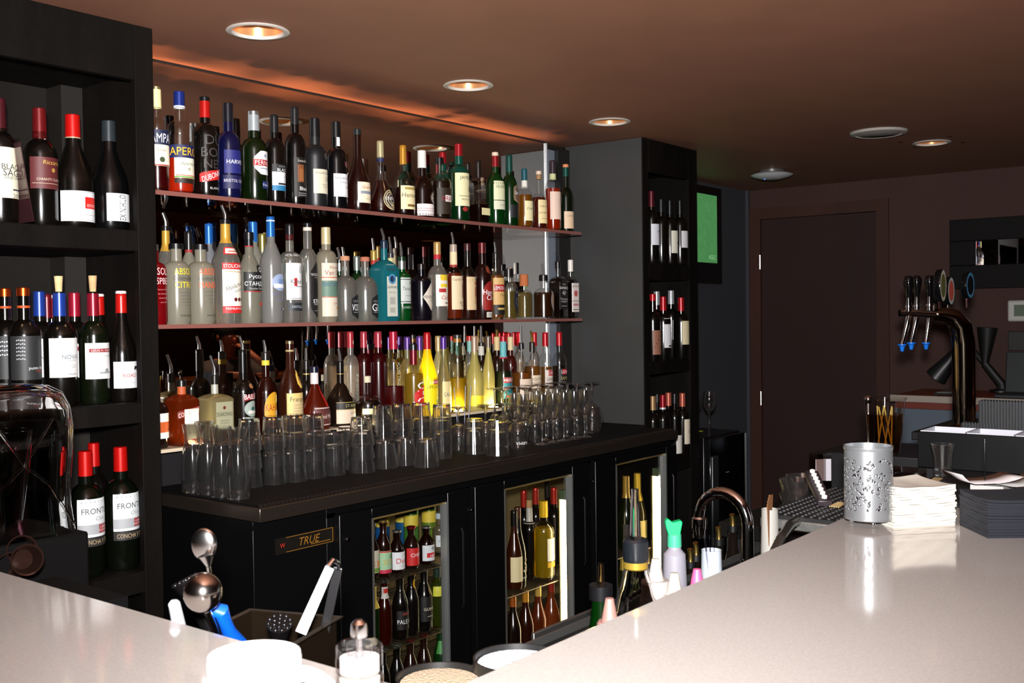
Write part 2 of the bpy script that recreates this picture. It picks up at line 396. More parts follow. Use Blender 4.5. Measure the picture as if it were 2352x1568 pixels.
# ------------------------------------------------------------------ mirror behind the shelves
g = G().box(1.70, 3.93, 2.860, 2.866, .99, CEIL-.008, mat((.74, .72, .70), .0, 1))
MIR = root('wall_mirror', 'large wall mirror behind the bottle shelves', 'mirror')
g.build('mirror_glass', MIR, flat=True)
G().box(3.929, 3.936, 2.852, 2.892, .99, CEIL-.006, mat('cfd6da', .2, .6)).build('edge_strip', MIR)
tag(G().box(3.938, 4.018, 2.87, 2.894, 1.0, CEIL-.03, mat('8b94a3', .4, .4)).build('reflection_strip'), 'narrow wall strip between mirror and dark post, blue-grey for the light it reflects', 'panel')  # blue-grey colour stands for reflected light on this strip of wall
tag(G().box(4.02, 4.112, 2.85, 2.894, 1.0, CEIL-.02, mat('0f0c0a', .5)).build('dark_post'), 'narrow dark upright post at the right end of the mirror', 'post')
g = G().box(1.66, 3.93, 2.855, 2.894, CEIL-.0065, CEIL-.0005, mat('0c0807', .8)); struct(g.build('trim_3'))

# ------------------------------------------------------------------ wine cabinets
def cabinet(name, label, x0, x1, ix0, ix1, y0, y1, shelves, top):
    o = root(name, label, 'cabinet', ((x0+x1)/2, (y0+y1)/2, 0)); ox, oy = (x0+x1)/2, (y0+y1)/2
    def part(nm, bx, m=BLKWOOD, bev=.002):
        a = bx; G().box(a[0]-ox, a[1]-ox, a[2]-oy, a[3]-oy, a[4], a[5], m).build(nm, o, bevel=bev)
    part('stile', (x0, ix0, y0, y0+.022, 0, top)); part('stile', (ix1, x1, y0, y0+.022, 0, top)); sx0, sx1 = ix0, ix1
    part('side_panel', (x0, x0+.018, y0+.0225, y1, 0, top)); part('side_panel', (x1-.018, x1, y0+.0225, y1, 0, top))
    part('back_panel', (x0+.018, x1-.018, y1-.015, y1, 0, top), mat('171310', .6, spec=.25, var=.3, vs=7))
    part('top_rail', (ix0, ix1, y0, y0+.022, 2.157, top)); part('top_board', (x0+.018, x1-.018, y0+.0225, y1-.015, 2.19, 2.21))
    for z0, z1 in shelves:
        part('shelf', (x0+.0185, x1-.0185, y0+.0225, y1-.0155, z0, z1)); part('shelf_rail', (ix0, ix1, y0, y0+.022, z0, z1))
    part('plinth', (ix0, ix1, y0+.01, y0+.03, 0, .09)); part('base_board', (x0+.018, x1-.018, y0+.03, y1-.015, .09, .12))
    return o
LC = cabinet('wine_cabinet', 'tall dark wood wine cabinet at the left edge, with open shelves of red wine', .84, 1.684, .90, 1.627, 2.56, 2.992, [(1.693, 1.750), (1.224, 1.280), (.758, .818)], CEIL-.002)
RC = cabinet('wine_cabinet', 'tall dark wood wine cabinet to the right of the bottle shelves', 4.117, 4.635, 4.168, 4.548, 2.452, 2.890, [(1.668, 1.742), (1.228, 1.285), (.758, .822)], CEIL-.002)
g = G().box(-.002, .002, -.209, .209, 0, CEIL-1.006, mat((.062, .064, .064), .5, .35, bump=.06, bs=14))
p = g.build('metal_end_panel', loc=(4.1135, 2.664, 1.003)); tag(p, 'satin grey metal panel covering the cabinet side at the right end of the shelves', 'panel')

# ------------------------------------------------------------------ glass shelves
SHM = mat((.80, .74, .70), .02, kind='thin', ior=1.6); EDGE = mat((.22, .085, .07), .25, spec=.6)
def glass_shelf(z0, z1, label):
    o = root('glass_shelf', label, 'shelf', (2.8, 2.75, z0)); h = z1-z0
    G().box(-1.11, 1.107, -.098, .109, 0, h, SHM).build('glass_panel', o, flat=True)
    G().box(-1.11, 1.110, -.100, -.098, 0, h, EDGE).box(1.107, 1.110, -.098, .109, 0, h, EDGE).build('polished_edge', o, flat=True)
    return o
Z1, Z2, Z3 = 1.879, 1.492, 1.126
glass_shelf(1.866, Z1, 'upper glass shelf with a reddish edge holding whisky, port and aperitif bottles')
glass_shelf(1.480, Z2, 'lower glass shelf with a reddish edge holding vodka, gin and rum bottles')
o = root('bottle_riser', 'raised pale shelf standing on the back counter under the liqueur bottles', 'shelf', (2.85, 2.77, 1.0))
G().box(-1.15, .98, -.085, .088, .116, Z3-1, mat('cdbfa6', .35)).build('top_board', o, bevel=.001)
G().box(-1.12, .95, .0, .085, .004, .116, mat('0f0c10', .6)).build('plinth', o)

# ------------------------------------------------------------------ back counter and bottle coolers
CB = mat('080809', .3, spec=.3)
o = tag(G().box(1.770, 4.045, 2.243, 2.852, .960, .9985, mat((.13, .10, .08), .24, .9, bump=.02, bs=8)).build('steel_worktop', bevel=.003), 'long stainless steel worktop over the bottle coolers', 'worktop')
g = G().box(1.782, 4.035, 2.262, 2.846, .9987, 1.003, mat('0a090a', .6, spec=.12)); n = 0
for i in range(150): x = 1.784+i*.015; g.box(x, x+.006, 2.256, 2.268, .9987, 1.0045, mat('1c1613', .35, spec=.5))
tag(g.build('bar_mat'), 'black ribbed rubber mat covering the back counter', 'mat')
CT = 1.0035
o = root('bottle_cooler', 'long black back-bar bottle cooler with three lit glass doors', 'cooler', (1.775, 2.28, 0))
ic = mat('84724a', .4, .2)
g = G().box(0, 2.27, 0, .56, .06, .10, CB).box(0, 2.27, 0, .56, .935, .958, CB).box(0, 2.27, .54, .56, .1, .935, CB).box(2.255, 2.27, 0, .54, .1, .935, CB).box(0, .285, 0, .54, .1, .935, CB).box(.858, .902, -.0025, .03, .1, .935, CB).box(1.573, 1.632, -.0025, .03, .1, .935, CB).box(.26, 2.27, -.0025, .0, .925, .955, CB).box(.26, .295, -.0025, .0, .1, .94, CB).box(2.25, 2.27, -.0025, .0, .1, .94, CB).box(.26, 2.27, -.0025, .03, .06, .106, CB)
g.build('carcass', o, bevel=.003)
G().box(.288, 2.252, .52, .537, .102, .933, ic).box(.288, 2.252, .02, .52, .102, .106, ic).box(.288, 2.252, .03, .52, .915, .932, ic).build('liner', o)
g = G()
for x in (.05, 1.1, 2.2): g.lathe([(0, .005), (.025, .005), (.025, .06), (0, .06)], BLACKP, 12, c=(x, .06, 0))
g.build('caster', o)
g = G()
for i in range(13): g.box(.03, .255, -.004, 0, .12+i*.016, .128+i*.016, BLACKP)
g.build('louvre', o)
DOORS = [(.285, .865, .415, .757), (.895, 1.580, 1.052, 1.467), (1.625, 2.268, 1.772, 2.178)]
for i, (x0, x1, a, b) in enumerate(DOORS):
    zt, zb2, wt, wb = .935, .075, .905, .14
    g = G(); y0, y1 = -.030, -.003
    g.box(x0, a, y0, y1, zb2, zt, CB).box(b, x1, y0, y1, zb2, zt, CB).box(a, b, y0, y1, wt, zt, CB).box(a, b, y0, y1, zb2, wb, CB)
    d = g.build('door', o, bevel=.003)
    G().box(a+.001, b-.001, -.018, -.013, wb, wt, mat((.93, .93, .93), .0, kind='thin', ior=1.45)).build('glass_pane', d, flat=True)
    G().box(a, a+.006, y0-.001, y1, wb, wt, mat('8f8d86', .3, .8)).box(b-.008, b, y0-.002, y1, wb, wt, mat('a8adac', .3, .8)).box(a, b, y0+.008, y1, wt-.007, wt, mat('8a7340', .35, .6)).build('trim_strip', d)
    G().tube([(x1-.05, y0-.006, .55), (x1-.05, y0-.012, .56), (x1-.05, y0-.012, .80), (x1-.05, y0-.006, .81)], .004, BLACKP, 8).build('handle', d)
    G().lathe([(0, 0), (.007, .001), (.006, .006), (0, .007)], CHROME, 12, M=Matrix.Translation((x0-.02 if i else x0+.03, y0, .86)) @ Matrix.Rotation(math.pi/2, 4, 'X')).build('lock', d)
    tx = (.848, 1.505, 2.205)[i]; st = (.15, 1.9, 1.9)[i]
    G().tube([(tx, .028, .16), (tx, .028, .80)], .016, mat((1, .84, .50), kind='e', emit=(.9, 18, 24)[i]), 12).build('light_tube', o)
    G().box(tx-.02, tx+.02, .018, .045, .80, .835, mat('4a5a40', .4)).box(tx-.017, tx+.03, .046, .05, .15, .80, mat('d8c888', .4)).build('lamp_holder', o)
    for zs in ((.675, .455, .235) if i == 0 else (.488, .235)):
        g = G(); xa, xb = (x0+.02, x1-.03) if i else (.30, .84)
        for k in range(int((xb-xa)/.016)): g.tube([(xa+k*.016, .055, zs), (xa+k*.016, .50, zs)], .0016, mat('5b5446', .3, .8), 5)
        for yy in (.055, .25, .5): g.tube([(xa, yy, zs-.003), (xb, yy, zs-.003)], .0022, mat('5b5446', .3, .8), 6)
        g.build('wire_shelf', o)
# maker's badge
q = root('badge', '', 'b'); bpy.data.objects.remove(q)
g = G(); y = -.0035
g.box(.075, .285, y, 0, .855, .900, mat('15120f', .3)); f = lambda s, z: (s, y-.001, z)
gold = mat('b07a2c', .4, .5)
for bx in ((.11, .283, .897, .8985), (.11, .283, .857, .8585), (.2815, .283, .857, .8985)): g.box(bx[0], bx[1], y-.001, y, bx[2], bx[3], gold)
text_on(g, 'TRUE', f, .195, .878, .022, gold, sh=.3); g.box(.2, .272, y-.001, y, .8635, .8655, gold)
text_on(g, 'W', f, .097, .878, .012, mat('b02418', .5))
g.build('badge', o)
# lower right continuation: black panel beside the cooler
# ------------------------------------------------------------------ television
o = root('television', 'black wall television with a green picture, half hidden by the right wine cabinet', 'television', (5.50, 3.0, 1.69))
G().box(-.40, .405, -.045, .02, 0, .585, mat('08080a', .3)).build('housing', o, bevel=.004)
G().box(-.345, .335, -.0465, -.045, .125, .535, mat((.075, .27, .085), .3, kind='e', emit=.6, var=.25, vs=30)).build('screen', o)
g = G(); text_on(g, 'AGLC', lambda s, z: (s, -.0475, z), .27, .16, .026, mat((.3, .55, .3), kind='e', emit=.6)); g.build('screen_caption', o)
# wine fridge by the far wall
o = root('wine_fridge', 'black wine fridge with a dark glass door against the grey wall', 'fridge', (4.86, 2.68, 0))
G().box(-.20, .20, -.24, .29, .03, .892, mat('09090a', .25)).build('housing', o, bevel=.004)
G().box(-.20, .20, -.275, -.242, .05, .885, mat('060607', .08, coat=.5)).build('door', o, bevel=.003)
G().box(-.205, -.14, -.290, -.277, .06, .80, mat('55585a', .3, .8)).build('handle', o, bevel=.003)
G().box(.196, .203, -.280, -.242, .05, .88, mat('9a9ea0', .3, .8)).build('door_edge', o)
g = G()
for z in (.70, .58, .46): g.box(-.03, .0, -.2765, -.275, z, z+.002, mat('b8b8b8', .3))
g.build('rack_front', o)
G().box(.045, .062, -.10, -.08, .892, .8935, mat('c8c81e', .5)).build('sticker', o)

# ------------------------------------------------------------------ far wall fittings and service desk
def wallthing(name, label, cat, y, z): return root(name, label, cat, (6.40, y, z))
o = wallthing('wall_mirror', 'wide dark framed mirror hanging on the brown far wall', 'mirror', 1.20, 1.83); DK = mat('070505', .6, spec=.15, var=.3, vs=30)
g = G().box(-.04, -.002, -.535, .535, .10, .20, DK).box(-.04, -.002, -.535, .535, -.20, -.10, DK)
g = G().box(-.045, -.002, -.535, .535, .075, .20, DK).box(-.045, -.002, -.535, .535, -.20, -.065, DK).box(-.045, -.002, .395, .535, -.065, .075, DK).box(-.045, -.002, -.535, -.395, -.065, .075, DK)
g.build('frame', o, bevel=.003)
G().box(-.03, -.026, -.395, .395, -.065, .075, mat((.7, .7, .7), 0, 1)).build('mirror_glass', o, flat=True)
o = wallthing('thermostat', 'white thermostat with a green-grey screen on the far wall', 'thermostat', 1.345, 1.50)
G().box(-.022, -.001, -.085, .085, -.060, .060, mat('b9b7b0', .4)).build('housing', o, bevel=.01)
G().box(-.0235, -.022, -.050, .050, -.030, .034, mat('5d6a58', .3)).build('screen', o)
o = wallthing('wall_plate', 'small black plate on the far wall under the thermostat', 'plate', 1.35, 1.33)
G().box(-.015, -.001, -.078, .078, -.055, .055, mat('050505', .4)).build('cover', o, bevel=.003)
o = root('service_desk', 'orange-brown service desk with a white front edge by the far wall', 'desk', (5.8, 1.9, 0))
G().box(.02, .595, -1.3, -.005, 1.012, 1.046, mat('8a3b16', .45, var=.2, vs=12)).build('desk_top', o, bevel=.002)
G().box(0, .02, -1.3, 0, 1.012, 1.049, mat('9d948a', .4)).build('edge_band', o, bevel=.003)
G().box(.03, .06, -1.28, -.02, .975, 1.012, mat('6a220e', .5)).build('apron', o)
G().box(.10, .13, -1.28, -.03, .04, .975, mat('566270', .6)).build('front_panel', o)
G().box(.05, .59, -.025, -.012, 0, 1.0, mat('566270', .6)).build('side_panel', o)
p = at(2325, 905, z=1.049); o = root('laptop', 'dark laptop standing open on the service desk', 'laptop', (5.95, 1.20, 1.0495), -1.57)
G().box(-.17, .17, -.13, .10, 0, .018, mat('22262a', .4)).build('keyboard_base', o, bevel=.004)
G().box(-.17, .17, -.014, 0, 0, .22, mat('20282c', .4), M=Matrix.Translation((0, .115, .012)) @ Matrix.Rotation(math.radians(-12), 4, 'X')).build('display_lid', o, bevel=.004)
G().box(-.02, .02, -.0145, -.014, .10, .108, mat('888c90', .4), M=Matrix.Translation((0, .115, .012)) @ Matrix.Rotation(math.radians(-12), 4, 'X')).build('logo_strip', o)
o['label'] = 'dark grey laptop at the right edge of the service desk'
o = tag(G().box(-.10, .10, -.07, .07, 0, .012, mat('0c0c0d', .4)).box(-.09, .09, -.06, .06, .0122, .0145, mat('8d8a86', .5)).build('menu_folder', loc=(5.99, 1.62, 1.0495)), 'black folder with pale sheet lying on the service desk', 'folder')
# black jointed desk lamp
lb0 = at(2300, 898, X=6.25); o = root('desk_lamp', 'black jointed desk lamp on the service desk, behind the beer tower', 'lamp', (lb0.x, lb0.y, 1.0495))
LB = mat('0c0d0c', .5); b0_ = Vector(o.location); q = lambda px, py: at(px, py, X=6.25)-b0_
G().lathe([(0, 0), (.06, 0), (.06, .012), (.02, .02), (0, .02)], LB, 24).build('base', o)
G().tube([(0, 0, .015), q(2300, 882), q(2262, 835)], [.030, .026, .022], LB, 10).build('lower_arm', o)
G().tube([q(2262, 835), q(2268, 752)], [.020, .055], LB, 12).build('counterweight', o)
G().tube([q(2262, 835), q(2222, 790), q(2205, 800)], .016, LB, 10).build('upper_arm', o)
G().tube([q(2205, 795), q(2180, 830), q(2150, 866)], [.020, .040, .062], mat('17191b', .4), 16).build('lamp_shade', o)
# ------------------------------------------------------------------ bottles on the upper glass shelf
K = 'f0ead6'; WH = 'eceef0'; BK = '101012'
def rows(tab, Y, zb, where, **kw):
    for r in tab:
        px, yt, wp, pr, gl, caps, labs, txt = r[:8]; ex = r[8] if len(r) > 8 else {}
        a = dict(kw); a.update(ex); YY = a.pop('Y', Y); zz = a.pop('zb', zb)
        bottle(px, yt, wp, YY, zz, pr, gl, caps, labs, txt+where, **a)
dk = lambda c='0a0806': ('dark', c)
thin = lambda liq, lv, mx=.35, g=(.95, .96, .95): ('thin', g, liq, lv, mx)
TOP = [
 (358, 199, 50, 'spirit', thin('5c0508', .56, .6), [(.80, .97, 'e8dca0', 'paper'), (.97, 1, 'c9c090', 'metal')], [(.44, .58, 1.5, 0, '18203f', 'rect', [('CAMPARI', .45, .62, WH)]), (.24, .44, 1.2, 0, K, 'rect', [('Bitter', .75, .14, '8a7a60'), ('o', .3, .26, '3a4a2a'), ('_', .04, .06, 'a03020', 0, 1)])], 'dark red bitter bottle with a navy and cream label, leftmost'),
 (411, 211, 57, 'spirit', thin('ff3a10', .45, .7), [(.86, 1, '1c2f7c', 'foil'), (.845, .86, WH, 'paper')], [(.345, .47, 1.45, 8, '1a2250', 'rect', [('APEROL', .5, .62, 'f2b41c')]), (.15, .345, 1.1, 14, 'e9e6d2', 'rect', [('Aperitivo', .72, .16, '5a6a50', 0, .2), ('o', .45, .16, 'b0a890'), ('_', .05, .07, '5f9a3c', 0, 1), ('_', .13, .04, 'c8501e', 0, .9)]), (.10, .145, 1.1, 14, '20150f', 'rect', [])], 'bright orange-red aperitif bottle with a blue cap and navy label'),
 (469.5, 223, 56, 'bord', dk(), [(.79, .955, 'c01a14', 'foil'), (.955, 1, BK, 'plastic')], [(.5, .62, 1.2, 16, None, 'rect', [('DU', .5, .8, '3c3a3a')]), (.38, .49, 1.2, 16, None, 'rect', [('BON', .5, .85, '3c3a3a')]), (.27, .37, 1.2, 16, None, 'rect', [('NET', .5, .85, '353333')]), (.13, .29, 1.15, 14, 'c7201c', 'slant', [('DUBONNET', .52, .34, WH, 0, .25, 22)]), (.05, .11, .9, 14, None, 'rect', [('BLANC', .5, .4, 'b8b8b8')])], 'black bottle with red neck foil and a slanted red label'),
 (523, 237, 51, 'port', dk('0a0c30'), [(.80, 1, '1c1c22', 'foil')], [(.26, .50, 1.15, 18, '20246e', 'rect', [('HARVEYS', .5, .17, WH)]), (.10, .24, 1.2, 14, '16184a', 'rect', [('BRISTOL CREAM', .6, .22, 'c8c8d8')])], 'deep blue bottle with a blue label and dark capsule'),
 (582, 255.5, 56, 'port', ('tint', '1c3310', .45), [(.78, .955, 'aab2b6', 'foil'), (.955, 1, 'b8c0c4', 'metal')], [(.29, .55, .95, 26, WH, 'oct', [('_', .5, .26, 'b01c20', 0, 1.05), ('PERNOD', .5, .19, WH), ('o', .8, .16, '9aa6b8'), ('_', .26, .03, '5a6a8a', 0, .5)]), (.14, .22, .5, 30, '1c2c62', 'rect', [('Pernod', .5, .4, 'c8d0e0')])], 'green glass bottle with a silver neck and an eight-sided white and red label'),
 (629, 264, 45, 'bord', dk(), [(.80, 1, '16181a', 'plastic')], [(.14, .43, 1.1, 20, WH, 'rect', [('_', .87, .30, '17181a', 0, 1.0), ('COYOTE', .93, .07, 'a8a8a8'), ('BLACK', .80, .12, WH), ('_', .10, .2, '2878a8', 0, 1), ('o', .45, .30, '222428', .45), ('_', .26, .08, '333c44', .2, .7)])], 'slim black bottle with a black topped white label with blue at its foot'),
 (676, 246, 46, 'bord', dk('070606'), [(.82, 1, '1b1b1c', 'plastic')], [(.08, .48, 1.0, 20, '141110', 'rect', [('beaufort', .92, .07, 'b8b0a8'), ('_', .6, .44, '7a4a28', -.35, .32), ('_', .56, .30, '9a6036', -.28, .2), ('Black', .22, .09, WH), ('_', .10, .02, '888888', 0, .6), ('_', .05, .02, '888888', 0, .6)])], 'tall black bottle with a brown carved stone head on its dark label'),
 (722, 272, 52, 'port', ('matte', '17181a'), [(.79, 1, '101214', 'plastic'), (.70, .78, 'b8bcb8', 'paper', .6)], [(.50, .64, .55, 26, None, 'rect', [('o', .5, .5, '5b5b58'), ('W', .5, .4, '222222')]), (.15, .42, 1.1, 24, 'ded6bc', 'rect', [('TAYLOR FLADGATE', .84, .09, '4a4238'), ('10', .60, .18, '3a3430', .2), ('YEAR OLD', .36, .06, '6a6258'), ('PORTO', .26, .06, '6a6258')])], 'matte charcoal bottle with a cream label reading 10'),
 (771, 280, 47, 'port', dk('08080a'), [(.82, 1, '101012', 'plastic')], [(.72, .84, .38, -10, WH, 'rect', []), (.44, .58, .55, 26, None, 'rect', [('o', .5, .5, '6a5a58'), ('W', .5, .4, '7a2020')]), (.14, .40, 1.2, 22, WH, 'rect', [('TAYLOR FLADGATE', .80, .1, '30303a'), ('LATE BOTTLED', .62, .07, '50505a'), ('2009', .42, .1, '50505a', .2), ('_', .05, .05, 'd8d8de', 0, 1)])], 'black bottle with a white paper seal on the neck and a white label'),
 (820, 296.7, 54, (.30, .66, .33, .8), dk('1c0705'), [(.93, 1, '1e2426', 'plastic')], [(.10, .35, 1.1, 30, 'efe3c4', 'rect', [('Grandfather', .76, .15, 'b03a28', .1, .3), ('_', .5, .14, '8a90a0', 0, .8), ('RARE TAWNY', .2, .06, '8a8070')])], 'dark brown long necked bottle with a small cream label'),
 (873, 324, 57, (.12, .60, .27, .9), thin('3c0a04', .46, .6), [(.76, 1, 'b9ad84', 'foil'), (.72, .775, '1c2450', 'paper')], [(.05, .33, .85, 26, 'c9b98a', 'oval', []), (.063, .317, .78, 26, '141c3c', 'oval', [('COURVOISIER', .56, .17, WH), ('COGNAC', .34, .07, 'b8b090')])], 'teardrop shaped brandy bottle with a navy oval label'),
 (925, 334, 50, (.38, .66, .30, .7), thin('2c0804', .40, .6), [(.73, 1, 'c58a2c', 'foil')], [(.09, .42, 1.15, 18, 'e9dcae', 'rect', [('Hennessy', .60, .19, '40342a', 0, .05), ('_', .88, .10, 'a8904a', 0, .7), ('_', .16, .10, '7a6030', .1, .6)])], 'brandy bottle with gold neck foil and a cream label'),
 (968.5, 346, 50, (.40, .62, .38, .3), dk('140604'), [(.74, 1, 'e4e2dc', 'paper')], [(.03, .20, 1.35, 15, 'efe6e4', 'rect', [('_', .4, .04, 'a08080', 0, 1), ('_', .6, .04, 'a08080', 0, 1)]), (.19, .40, .62, 40, '3a2a20', 'oval', []), (.20, .39, .56, 40, 'efe8de', 'oval', [('B&B', .5, .36, '4a3a30')])], 'dark bottle with a white capsule and a round white label'),
 (1009, 362, 50, (.58, .74, .38, .4), thin('2a1a08', .62, .5), [(.90, 1, BK, 'plastic')], [(.08, .50, 1.2, 18, '2b2114', 'rect', [('_', .60, .25, 'dcd4cc', .3, .7), ('DRAMBUIE', .60, .16, 'a02040', .3)])], 'short clear shouldered bottle with a brown label and a pale band'),
 (1053, 331, 45, 'bord', ('tint', '0c4a1e', .5), [(.63, .845, '0d4a3c', 'foil'), (.845, 1, '9c1620', 'foil')], [(.20, .62, 1.25, 12, 'e9e2b4', 'rect', [('JAMESON', .84, .13, '20281c', .1), ('o', .52, .16, '5a3028', .3), ('_', .3, .02, '7a8050', 0, .7), ('IRISH WHISKEY', .20, .06, '2a2a20', .2)]), (.13, .19, .3, -10, 'a02a28', 'oval', [])], 'green whiskey bottle with a red and green neck and a pale yellow label', {'Y': 2.72}),
 (1016, 337, 40, 'bord', ('tint', '0c4a1e', .5), [(.63, .845, '0d4a3c', 'foil'), (.845, 1, '9c1620', 'foil')], [(.62, .82, .4, 60, 'e0dcc0', 'rect', [])], 'second red and green necked bottle, half hidden behind the brown labelled one', {'Y': 2.815, 'zt': .288}),
 (1098, 368.6, 50, (.66, .72, .30, .1), thin('2a0e06', .30, .5), [(.74, 1, '1c1410', 'plastic'), (.80, .90, 'd8b89a', 'paper')], [(.13, .24, 1.0, 14, 'e9e0a8', 'rect', [])], 'square clear whisky bottle with a dark cap and a low yellow strip label', {'sq': 7}),
 (1074, 374, 30, (.62, .72, .34, .1), thin('2a0e06', .30, .5), [(.80, 1, '1c1410', 'plastic'), (.80, .90, 'd8c8b0', 'paper')], [], 'dark capped clear bottle standing in for a mirror image, behind the square one', {'Y': 2.812, 'sq': 7}),  # twin of the square bottle as the mirror shows it, built solid
 (1137, 350, 41, (.52, .72, .36, .35), ('tint', '0a5a1c', .5), [(.95, 1, 'e8d2bc', 'plastic'), (.80, .95, '8c1a20', 'foil')], [(.34, .60, 1.3, 24, 'dfe0b8', 'rect', [('THE', .88, .07, '4a5a40'), ('GLENLIVET', .70, .15, '3a4a34'), ('12', .3, .2, '3a4a34', .3)]), (.21, .33, 1.3, 24, 'd8dac0', 'rect', [('SINGLE MALT', .5, .16, '5a6a50')])], 'bright green whisky bottle with a cream topped red neck'),
 (1169, 356, 38, (.52, .72, .38, .3), ('tint', '0a4a18', .5), [(.76, 1, '1c4c44', 'foil')], [(.33, .58, .8, 34, 'b89a80', 'hex', []), (.34, .57, .74, 34, '141416', 'hex', [('Glenfiddich', .55, .2, WH)]), (.12, .30, 1.1, 26, '1a1a1c', 'rect', [('12', .7, .25, 'aaaaaa', .3)])], 'green bottle with a teal neck and a black shield label'),
 (1204, 387.6, 36, (.50, .70, .36, .3), thin('c87a14', .56, .5), [(.80, 1, '1d5560', 'plastic'), (.68, .80, 'e2e0d6', 'paper')], [(.12, .45, 1.15, 26, 'ece6b4', 'rect', [('Dalwhinnie', .62, .12, '6a6a50', 0, .2), ('o', .82, .14, '6a5a30', .3)])], 'golden whisky bottle with a teal cap and white neck wrap'),
 (1237, 393, 35, (.46, .62, .36, .2), thin('7c2408', .55, .5), [(.94, 1, 'e6cdb6', 'plastic'), (.86, .935, 'b98a5a', 'cork', .85)], [(.10, .50, 1.2, 22, 'ecd9a4', 'rect', [('THE BALVENIE', .72, .08, '5a4a38'), ('DOUBLEWOOD', .45, .08, '5a4a38'), ('_', .2, .02, '9a8a60', 0, .7)])], 'amber whisky bottle with a cream stopper and pale yellow label'),
 (1269, 368.6, 34, 'bord', thin('e03a06', .60, .6), [(.81, 1, '3b3038', 'foil'), (.73, .81, 'c8cf9a', 'paper')], [(.16, .55, 1.45, 20, 'e8cdbc', 'rect', [('OBAN', .7, .08, '9a8078', .2)])], 'tall whisky bottle with a grey capsule and a pink-cream label over orange liquid'),
 (1299, 377.6, 33, (.50, .66, .40, .2), dk('061006'), [(.955, 1, 'e0895e', 'plastic'), (.82, .955, '0f4a40', 'foil')], [(.05, .30, 1.4, 22, 'e2c6a6', 'rect', [('LAGAVULIN', .75, .12, '8a7a68')]), (.32, .58, .45, 54, 'dcc8b4', 'oval', [])], 'dark green whisky bottle with an orange stopper, rightmost'),
]
rows(TOP, 2.705, Z1, ', upper shelf')
